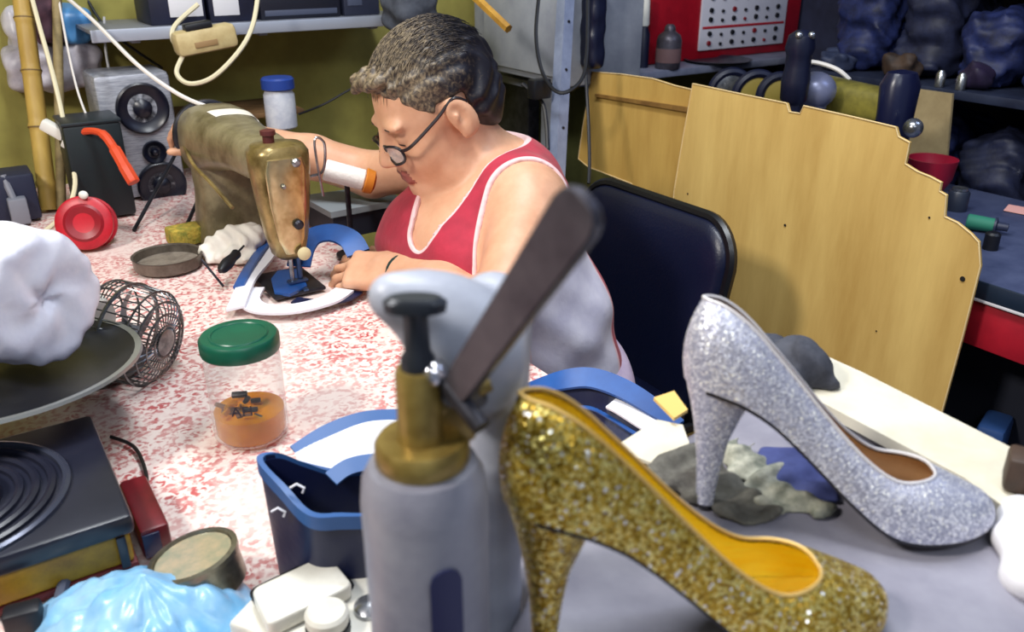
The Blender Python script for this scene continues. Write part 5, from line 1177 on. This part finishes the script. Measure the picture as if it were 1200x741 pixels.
# ---- the second work table, behind the plywood
rt = thing('machine_table', 'dark blue topped table with a red apron behind the plywood', 'table', R(1.74,.84,0), ANG)
M_btop = mat('blue_grey_top', (78,86,116), .45, c2=(60,68,98), scale=10); M_rapron = mat('red_apron', (176,22,42), .5, c2=(150,16,36), scale=10)
MB().box(R(1.73,.84,.735), (.56,1.74,.03), ANG, .003).build('tabletop', M_btop, rt)
MB().box(R(1.451,.84,.733), (.006,1.74,.032), ANG, .002).build('edge_band', mat('edge_band', (26,40,58), .4), rt)
MB().box(R(1.450,.84,.7145), (.006,1.74,.005), ANG, .001).build('white_piping', mat('white_piping', (214,210,214), .5), rt)
MB().box(R(1.462,.84,.668), (.012,1.72,.086), ANG, .002).build('apron', M_rapron, rt)
for u_, n_ in ((1.50,.1),(1.96,.1),(1.50,1.62),(1.96,1.62)): MB().box(R(u_,n_,.36), (.05,.05,.72), ANG, .004).build('leg', M_dsteel, rt)
MB().box(R(1.62,.84,.34), (.012,1.6,.56), ANG, .002).build('back_panel', mat('navy_panel', (24,28,44), .7), rt)
q = pu(1192,402,1.56); t = tag(MB().box((q.x, q.y, .05+.2), (.09,.05,.4), ANG+.3, .01).build('blue_bag', mat('blue_sack', (40,74,130), .6), loc=(q.x,q.y,.05)), 'blue sack standing under the red apron at the right edge', 'sack')
q = pz(1150,272,.75); t = thing('thread_spool', 'green thread spool lying on the blue topped table', 'spool', q)
dd = R(.4,-1,0).normalized(); mb = MB(); mb.lathe([(.014,-.03),(.016,-.028),(.014,.02)], along(q+Vector((0,0,.0175)), dd), 18); mb.build('thread', mat('green_thread', (40,120,96), .7), t)
mb = MB(); mb.lathe([(.0165,.02),(.0165,.024),(.009,.026),(.008,.045),(0,.046)], along(q+Vector((0,0,.0175)), dd), 18); mb.build('core', mat('dark_core', (40,46,70), .5), t)
q = pz(1160,292,.75); t = tag(MB().lathe([(0,0),(.014,0),(.014,.03),(.010,.034),(0,.034)], Matrix.Translation(q), 16).build('bottle_cap', M_black, loc=q), 'small black cap in front of the green spool', 'cap')
q = pz(1120,246,.75); t = thing('metal_bobbin', 'dark metal cylinder with a bright end beside the torn plywood edge', 'bobbin', q)
mb = MB(); mb.lathe([(0,0),(.022,0),(.022,.04),(.019,.044),(.008,.044)], Matrix.Translation(q), 20); mb.build('drum', mat('dark_drum', (40,46,62), .4), t); mb = MB(); mb.lathe([(.008,.044),(.016,.0445),(.016,.05),(.006,.05),(.006,.044)], Matrix.Translation(q), 20); mb.build('end_ring', M_steel, t)
tag(MB().prism([pz(x,y,.752) for x,y in ((1176,247),(1182,240),(1215,246),(1212,254))], (0,0,.001)).build('pink_slip', mat('pink_paper', (232,170,160), .8)), 'pink paper slip on the blue topped table', 'paper')
# red bowl and cream panel
q = pu(1086,196,1.62); q = pz(1086,222,.75); t = tag(MB().lathe([(0,.0),(.035,.0),(.05,.03),(.056,.075),(.053,.075),(.046,.03),(.03,.006),(0,.006)], Matrix.Translation(q), 32).build('red_bowl', mat('red_bowl_plastic', (158,24,52), .4), loc=q), 'dark red bowl on the blue topped table by the jagged plywood edge', 'bowl')
a = pz(1088,214,.75); uq, nq = un(a); uq += .07
cp = [pu(x,y,uq) for x,y in ((1072,104),(1116,110),(1108,205),(1062,200))]; z0 = .7505
cp[2].z = cp[3].z = z0
tag(MB().prism(cp, R(.008,0,0)).build('upright_board', mat('cream_board', (172,152,112), .7, c2=(150,130,92), scale=12)), 'upright tan board behind the dark red bowl', 'board')
# ---- second sewing machine with belts and stands
q = pu(985,116,1.70); uq, nq = un(q); t = thing('sewing_machine', 'dark olive sewing machine half hidden behind the plywood top edge', 'sewing machine', R(uq, nq, .75), ANG)
def rr2(n, hx, hz, zc): return [R(uq + hx*math.copysign(abs(math.cos(a))**.65, math.cos(a)), n, zc + hz*math.copysign(abs(math.sin(a))**.65, math.sin(a))) for a in [2*PI*k/24 for k in range(24)]]
zc = q.z
mb = MB(); mb.rings([rr2(nq+dn, hx, hz, zc+dz) for dn, hx, hz, dz in ((-.16,.028,.028,0),(-.155,.036,.036,0),(-.05,.04,.04,0),(.06,.045,.046,0),(.11,.04,.042,0),(.12,.02,.02,0))]); mb.build('arm', mat('olive_gilt_enamel', (136,126,54), .4, c2=(92,86,40), scale=14), t, ang=50)
MB().box(R(uq, nq+.08, (.75+zc)/2), (.085,.09,zc-.75), ANG, .012).build('pillar', mat('dark_olive_enamel', (58,56,36), .45), t)
mb = MB(); mb.rings([[R(uq+.038*math.cos(a)*s_, nq-.14+.03*math.sin(a)*s_, z) for a in [2*PI*k/20 for k in range(20)]] for z, s_ in ((zc-.12,.7),(zc-.08,1.1),(zc+.05,1.25),(zc+.075,.9),(zc+.08,.2))]); mb.build('head', mat('navy_black_enamel', (18,22,52), .3, spec=.6), t)
q2 = pu(1070,150,uq-.05); mb = MB(); mb.ell(q2, .02); mb.build('tension_dial', M_steel, t)
q = pu(955,106,1.60); tag(MB().ell(q, (.045,.045,.040)).ell(q-Vector((0,0,.02)), (.03,.03,.045)).build('grey_motor', mat('grey_blue_motor', (124,128,156), .35, metal=.3)), 'rounded grey blue motor hump behind the notch in the plywood', 'motor')
q = pu(929,122,1.52); z0 = q.z; t = thing('thread_stand', 'black upright thread stand with bright knobs above the plywood notch', 'stand', (q.x,q.y,.751))
M_nb = mat('navy_black', (16,20,44), .35, spec=.6)
mb = MB(); mb.lathe([(.02,.751),(.02,z0),(.028,z0+.01),(.030,z0+.05),(.026,z0+.075),(.026,z0+.10),(.031,z0+.115),(.026,z0+.14),(.012,z0+.15),(0,z0+.152)], Matrix.Translation((q.x,q.y,0)), 24); mb.build('pillar', M_nb, t)
for dx in (-.012,.014): mb = MB(); mb.ell((q.x+dx, q.y-.02, z0+.142), .008); mb.build('knob', M_steel, t)
for k, (px, py, r) in enumerate(((856,108,.050),(886,112,.052),(912,112,.045))):
    q = pu(px, py, 1.66); m_ = along(q, R(-.55,-1,0)); t = thing('belt_wheel', ('black belt wheel nearest the grey bottle behind the plywood','middle black belt wheel behind the plywood top edge','black belt wheel next to the upright thread stand')[k], 'wheel', (q.x,q.y,q.z-r), 0, 'belt wheels behind the plywood')
    mb = MB(m_); mb.tube(circ(r, 0, 32), .011, 8, closed=True); mb.build('tyre', M_nb, t); mb = MB(m_); mb.lathe([(r-.006,-.004),(r-.006,.004),(r*.45,.010),(0,.010),(0,-.004)], None, 28); mb.build('disc', mat('yellow_disc', (132,116,50), .5) if k != 0 else M_steel, t)
    mb = MB(); mb.tube([(q.x,q.y,.751), (q.x,q.y,q.z)], .008, 8); mb.build('spindle', M_dsteel, t)
cord('white cable arching over the dark olive sewing machine', [(940,72,2.02),(960,74,2.02),(982,82,2.0),(996,94,1.98)], .005, M_wcord)
# ---- red control cabinet and its stand on the back wall
nR = 2.12
ra, rb_ = un(pn(763,40,nR))[0], un(pn(936,40,nR))[0]; zb = pn(765,76,nR).z; zt = zb+.34
rc = thing('control_cabinet', 'red control cabinet with a white panel of black knobs', 'cabinet', R((ra+rb_)/2, nR+.08, zb), ANG)
MB().box(R((ra+rb_)/2, nR+.085, (zb+zt)/2), (rb_-ra, .16, zt-zb), ANG, .006).build('case', mat('red_enamel', (166,16,34), .4, c2=(140,10,28), scale=8), rc)
fa, fb = un(pn(820,40,nR))[0], un(pn(918,40,nR))[0]; f0, f1 = zb+.030, zt-.02
pa_ = MB().box(R((fa+fb)/2, nR+.002, (f0+f1)/2), (fb-fa, .008, f1-f0), ANG, .002).build('panel', mat('white_panel', (206,204,214), .5), rc)
for row, zz in enumerate((.10,.27,.52,.68,.9)):
    for k in range(7):
        q = R(fa+(fb-fa)*(.10+.13*k), nR-.002, f0+(f1-f0)*zz*.62 + (.0 if k % 2 else .004))
        mb = MB(); r_ = (.0085 if k % 2 == 0 else .0055); mb.lathe([(r_,0),(r_*.9,.006),(0,.007)], along(q, R(0,-1,0)), 12); mb.build('knob', M_black if (row+k) % 5 else mat('dark_red_knob', (120,20,30), .4), pa_)
for zz in (.40,): MB().box(R((fa+fb)/2, nR-.0025, f0+(f1-f0)*zz*.62), ((fb-fa)*.96,.002,.008), ANG, .0005).build('red_line', mat('panel_red_line', (170,30,44), .5), pa_)
sd = thing('side_counter', 'pale narrow counter under the red control cabinet', 'counter', R(1.85, 2.17, 0), ANG)
MB().box(R((1.43+2.6)/2, 2.16, zb-.012), (1.17,.30,.022), ANG, .003).build('counter_top', mat('pale_counter', (136,140,160), .5, c2=(110,114,136), scale=12), sd)
for q in (1.47,2.55): MB().box(R(q, 2.2, (zb-.023)/2), (.04,.2,zb-.023), ANG, .003).build('leg', M_dsteel, sd)
ZC = zb-.001
def on_counter(px, n): 
    q = pn(px, 80, n); return Vector((q.x, q.y, ZC))
q = on_counter(782, 2.04); t = thing('spray_bottle', 'grey metal bottle standing in front of the red control cabinet', 'bottle', q)
mb = MB(Matrix.Translation(q)); mb.lathe([(0,0),(.037,0),(.039,.004),(.039,.085),(.034,.10),(.018,.112),(.016,.125),(.010,.132),(0,.132)], None, 28); mb.build('bottle_body', mat('grey_bottle', (98,94,104), .4, metal=.4, c2=(70,62,70), scale=20), t)
mb = MB(Matrix.Translation(q)); mb.lathe([(.0394,.02),(.0396,.022),(.0396,.06),(.0394,.062)], None, 28, cap=False); mb.build('faded_label', mat('faded_label', (122,92,92), .6), t)
q = on_counter(792, 2.03); pz_q = pn(800,92,2.02)
t = tag(MB().lathe([(0,0),(.09,0),(.11,.008),(.112,.010),(.108,.011),(.088,.004),(0,.004)], Matrix.Translation(on_counter(840,2.06)), 36).build('dark_plate', mat('dark_plate', (40,40,54), .35)), 'flat dark plate on the pale counter below the white panel', 'plate')
q = on_counter(722, 2.06); t = thing('thread_cone', 'green and white thread cone on the pale counter beside the plywood', 'cone', q)
mb = MB(Matrix.Translation(q)); mb.lathe([(0,0),(.03,0),(.024,.04),(.012,.085),(0,.085)], None, 20); mb.build('cone', mat('green_cone', (74,150,112), .6, c2=(150,190,170), scale=40), t)
q = on_counter(741, 2.05); tag(MB().lathe([(0,0),(.016,0),(.016,.03),(.012,.036),(0,.036)], Matrix.Translation(q), 18).build('mint_cap', mat('mint_plastic', (160,220,180), .5)), 'pale mint bottle cap beside the green and white cone', 'cap')
q = on_counter(709, 2.08); t = thing('white_tube', 'tall thin white tube standing at the left end of the pale counter', 'tube', q); mb = MB(Matrix.Translation(q)); mb.lathe([(0,0),(.014,0),(.014,.26),(0,.26)], None, 16); mb.build('tube_body', M_wht, t)
q = on_counter(752, 2.10); t = thing('small_bottle', 'white topped dark bottle left of the red control cabinet', 'bottle', q); mb = MB(Matrix.Translation(q)); mb.lathe([(0,0),(.02,0),(.02,.10),(.013,.12),(.013,.13),(0,.13)], None, 18); mb.build('bottle_body', M_nb, t); mb = MB(Matrix.Translation(q)); mb.lathe([(.0135,.125),(.016,.13),(.014,.21),(0,.212)], None, 18); mb.build('cap', M_wht, t)
hung('dark_coat', 'dark navy cloth hanging between steel post and white tube', 'cloth', 684,-30,706,78,2.12, M_nb, .03, .0015)
for k, (px, h, r) in enumerate(((722,.17,.018),(736,.14,.022))):
    q = on_counter(px, 2.14); tag(MB().lathe([(0,0),(r,0),(r,h*.7),(r*.6,h*.8),(r*.55,h),(0,h)], Matrix.Translation(q), 16).build('dark_bottle', M_nb), ('slim dark bottle behind the green and white cone','squat dark bottle behind the mint cap')[k], 'bottle')
# ---- cluttered steel rack at the right
uK = 2.10
rk = thing('storage_rack', 'dark steel rack full of bundles along the right wall', 'rack', R(2.36,.82,0), ANG)
M_rack = mat('rack_steel', (52,60,84), .5, metal=.3, c2=(36,42,64), scale=12)
zs = [pu(1150,110,uK).z, pu(1150,110,uK).z + .34, .30, .62]
for z in zs: MB().box(R(2.36,.82,z-.012), (.52,1.66,.022), ANG, .002).build('shelf_board', M_rack, rk)
for u_, n_ in ((2.12,.02),(2.60,.02),(2.60,1.62)): MB().box(R(u_,n_,.82), (.035,.035,1.64), ANG, .002).build('upright', M_rack, rk)
MB().box(R(2.625,.82,.82), (.006,1.66,1.6), ANG, .001).build('back_sheet', mat('rack_back', (26,30,52), .8), rk)
rnd = random.Random(11)
BM = [mat('bundle_navy', (32,44,96), .6, c2=(16,22,54), scale=26, bump=.3, bscale=50), mat('bundle_blue', (40,54,104), .5, c2=(24,32,70), scale=26, bump=.3, bscale=50), mat('bundle_black', (20,24,48), .6, c2=(38,44,74), scale=26, bump=.3, bscale=50), mat('bundle_slate', (50,60,90), .6, c2=(32,38,62), scale=26), mat('bundle_brown', (74,54,40), .7, c2=(44,34,30), scale=26), mat('bundle_plum', (44,32,62), .6, c2=(28,20,44), scale=26)]
BN = ['navy','mid blue','black','slate grey','brown','plum']
def bundle(u, n, z, hw, hn, hh, mi, label):
    c_ = np.array(R(u, n, z+hh)); A = np.array(RZ.to_3x3().transposed()); S = SDF(c_-max(hw,hn,hh)-.02, c_+max(hw,hn,hh)+.02, .0075)
    S.rbox(c_, (hw,hn,hh), min(hw,hn,hh)*.75, A, 0); ph = rnd.uniform(0, 6)
    S.field(lambda d, X, Y, Z: d + .007*np.sin(45*X+30*Z+ph+2*np.sin(30*Y)) + .006*np.sin(80*Z-60*Y+ph+2*np.sin(50*X)) + .004*np.sin(140*Y+90*X+120*Z))
    sl, X, Y, Z = S.sub(S.lo, S.lo+S.h*S.n); S.cut(sl, Z-z-.001+0*X+0*Y)
    tag(S.build('cloth_bundle', BM[mi]), label, 'bundle', 'bundles on the storage rack')
rows = [(zs[0], 'on the upper rack shelf', [(1.545,0,.085,.115),(1.36,2,.082,.15),(1.18,0,.082,.09),(1.00,1,.082,.12),(.82,5,.08,.08),(.64,1,.085,.11),(.45,2,.085,.09)]),
        (zs[3], 'on the lower rack shelf', [(1.53,2,.095,.10),(1.32,0,.095,.12),(1.11,2,.095,.11),(.91,4,.085,.07),(.72,3,.085,.09),(.52,2,.085,.09)])]
side_w = ['farthest left bundle','second bundle from the left','third bundle from the left','fourth bundle from the left','fifth bundle from the left','sixth bundle from the left','seventh bundle from the left']
for z, wh, L in rows:
    for k, (n_, mi, hn, hh) in enumerate(L): bundle(2.30+rnd.uniform(-.02,.02), n_, z, .14, hn*.9, hh, mi, '%s cloth bundle %s, %s' % (BN[mi], wh, side_w[k]))
for k, (px, py, sz, mi, lab) in enumerate(((985,62,.05,3,'slate grey scrap bag at the rack front edge, left of the dark sewing machine head'),(1055,78,.045,4,'small brown scrap bag at the rack front edge'),(1140,96,.035,5,'small plum scrap bag at the rack front edge, near the right'))):
    q = pu(px, py, 2.15); n_ = un(q)[1]; bundle(2.15, n_, zs[0], .035, sz, .028, mi, lab)
for k, (px, py) in enumerate(((1130,80),(1105,78))):
    q = pu(px, py, 2.115); q.z = zs[0]; tag(MB().lathe([(0,0),(.012,0),(.012,.03),(.006,.04),(0,.04)], Matrix.Translation(q + Vector((0,-.0,0))), 12).build('small_vial', M_steel), ('bright metal vial on the rack front edge','second bright metal vial, left of the first on the rack')[k], 'vial')
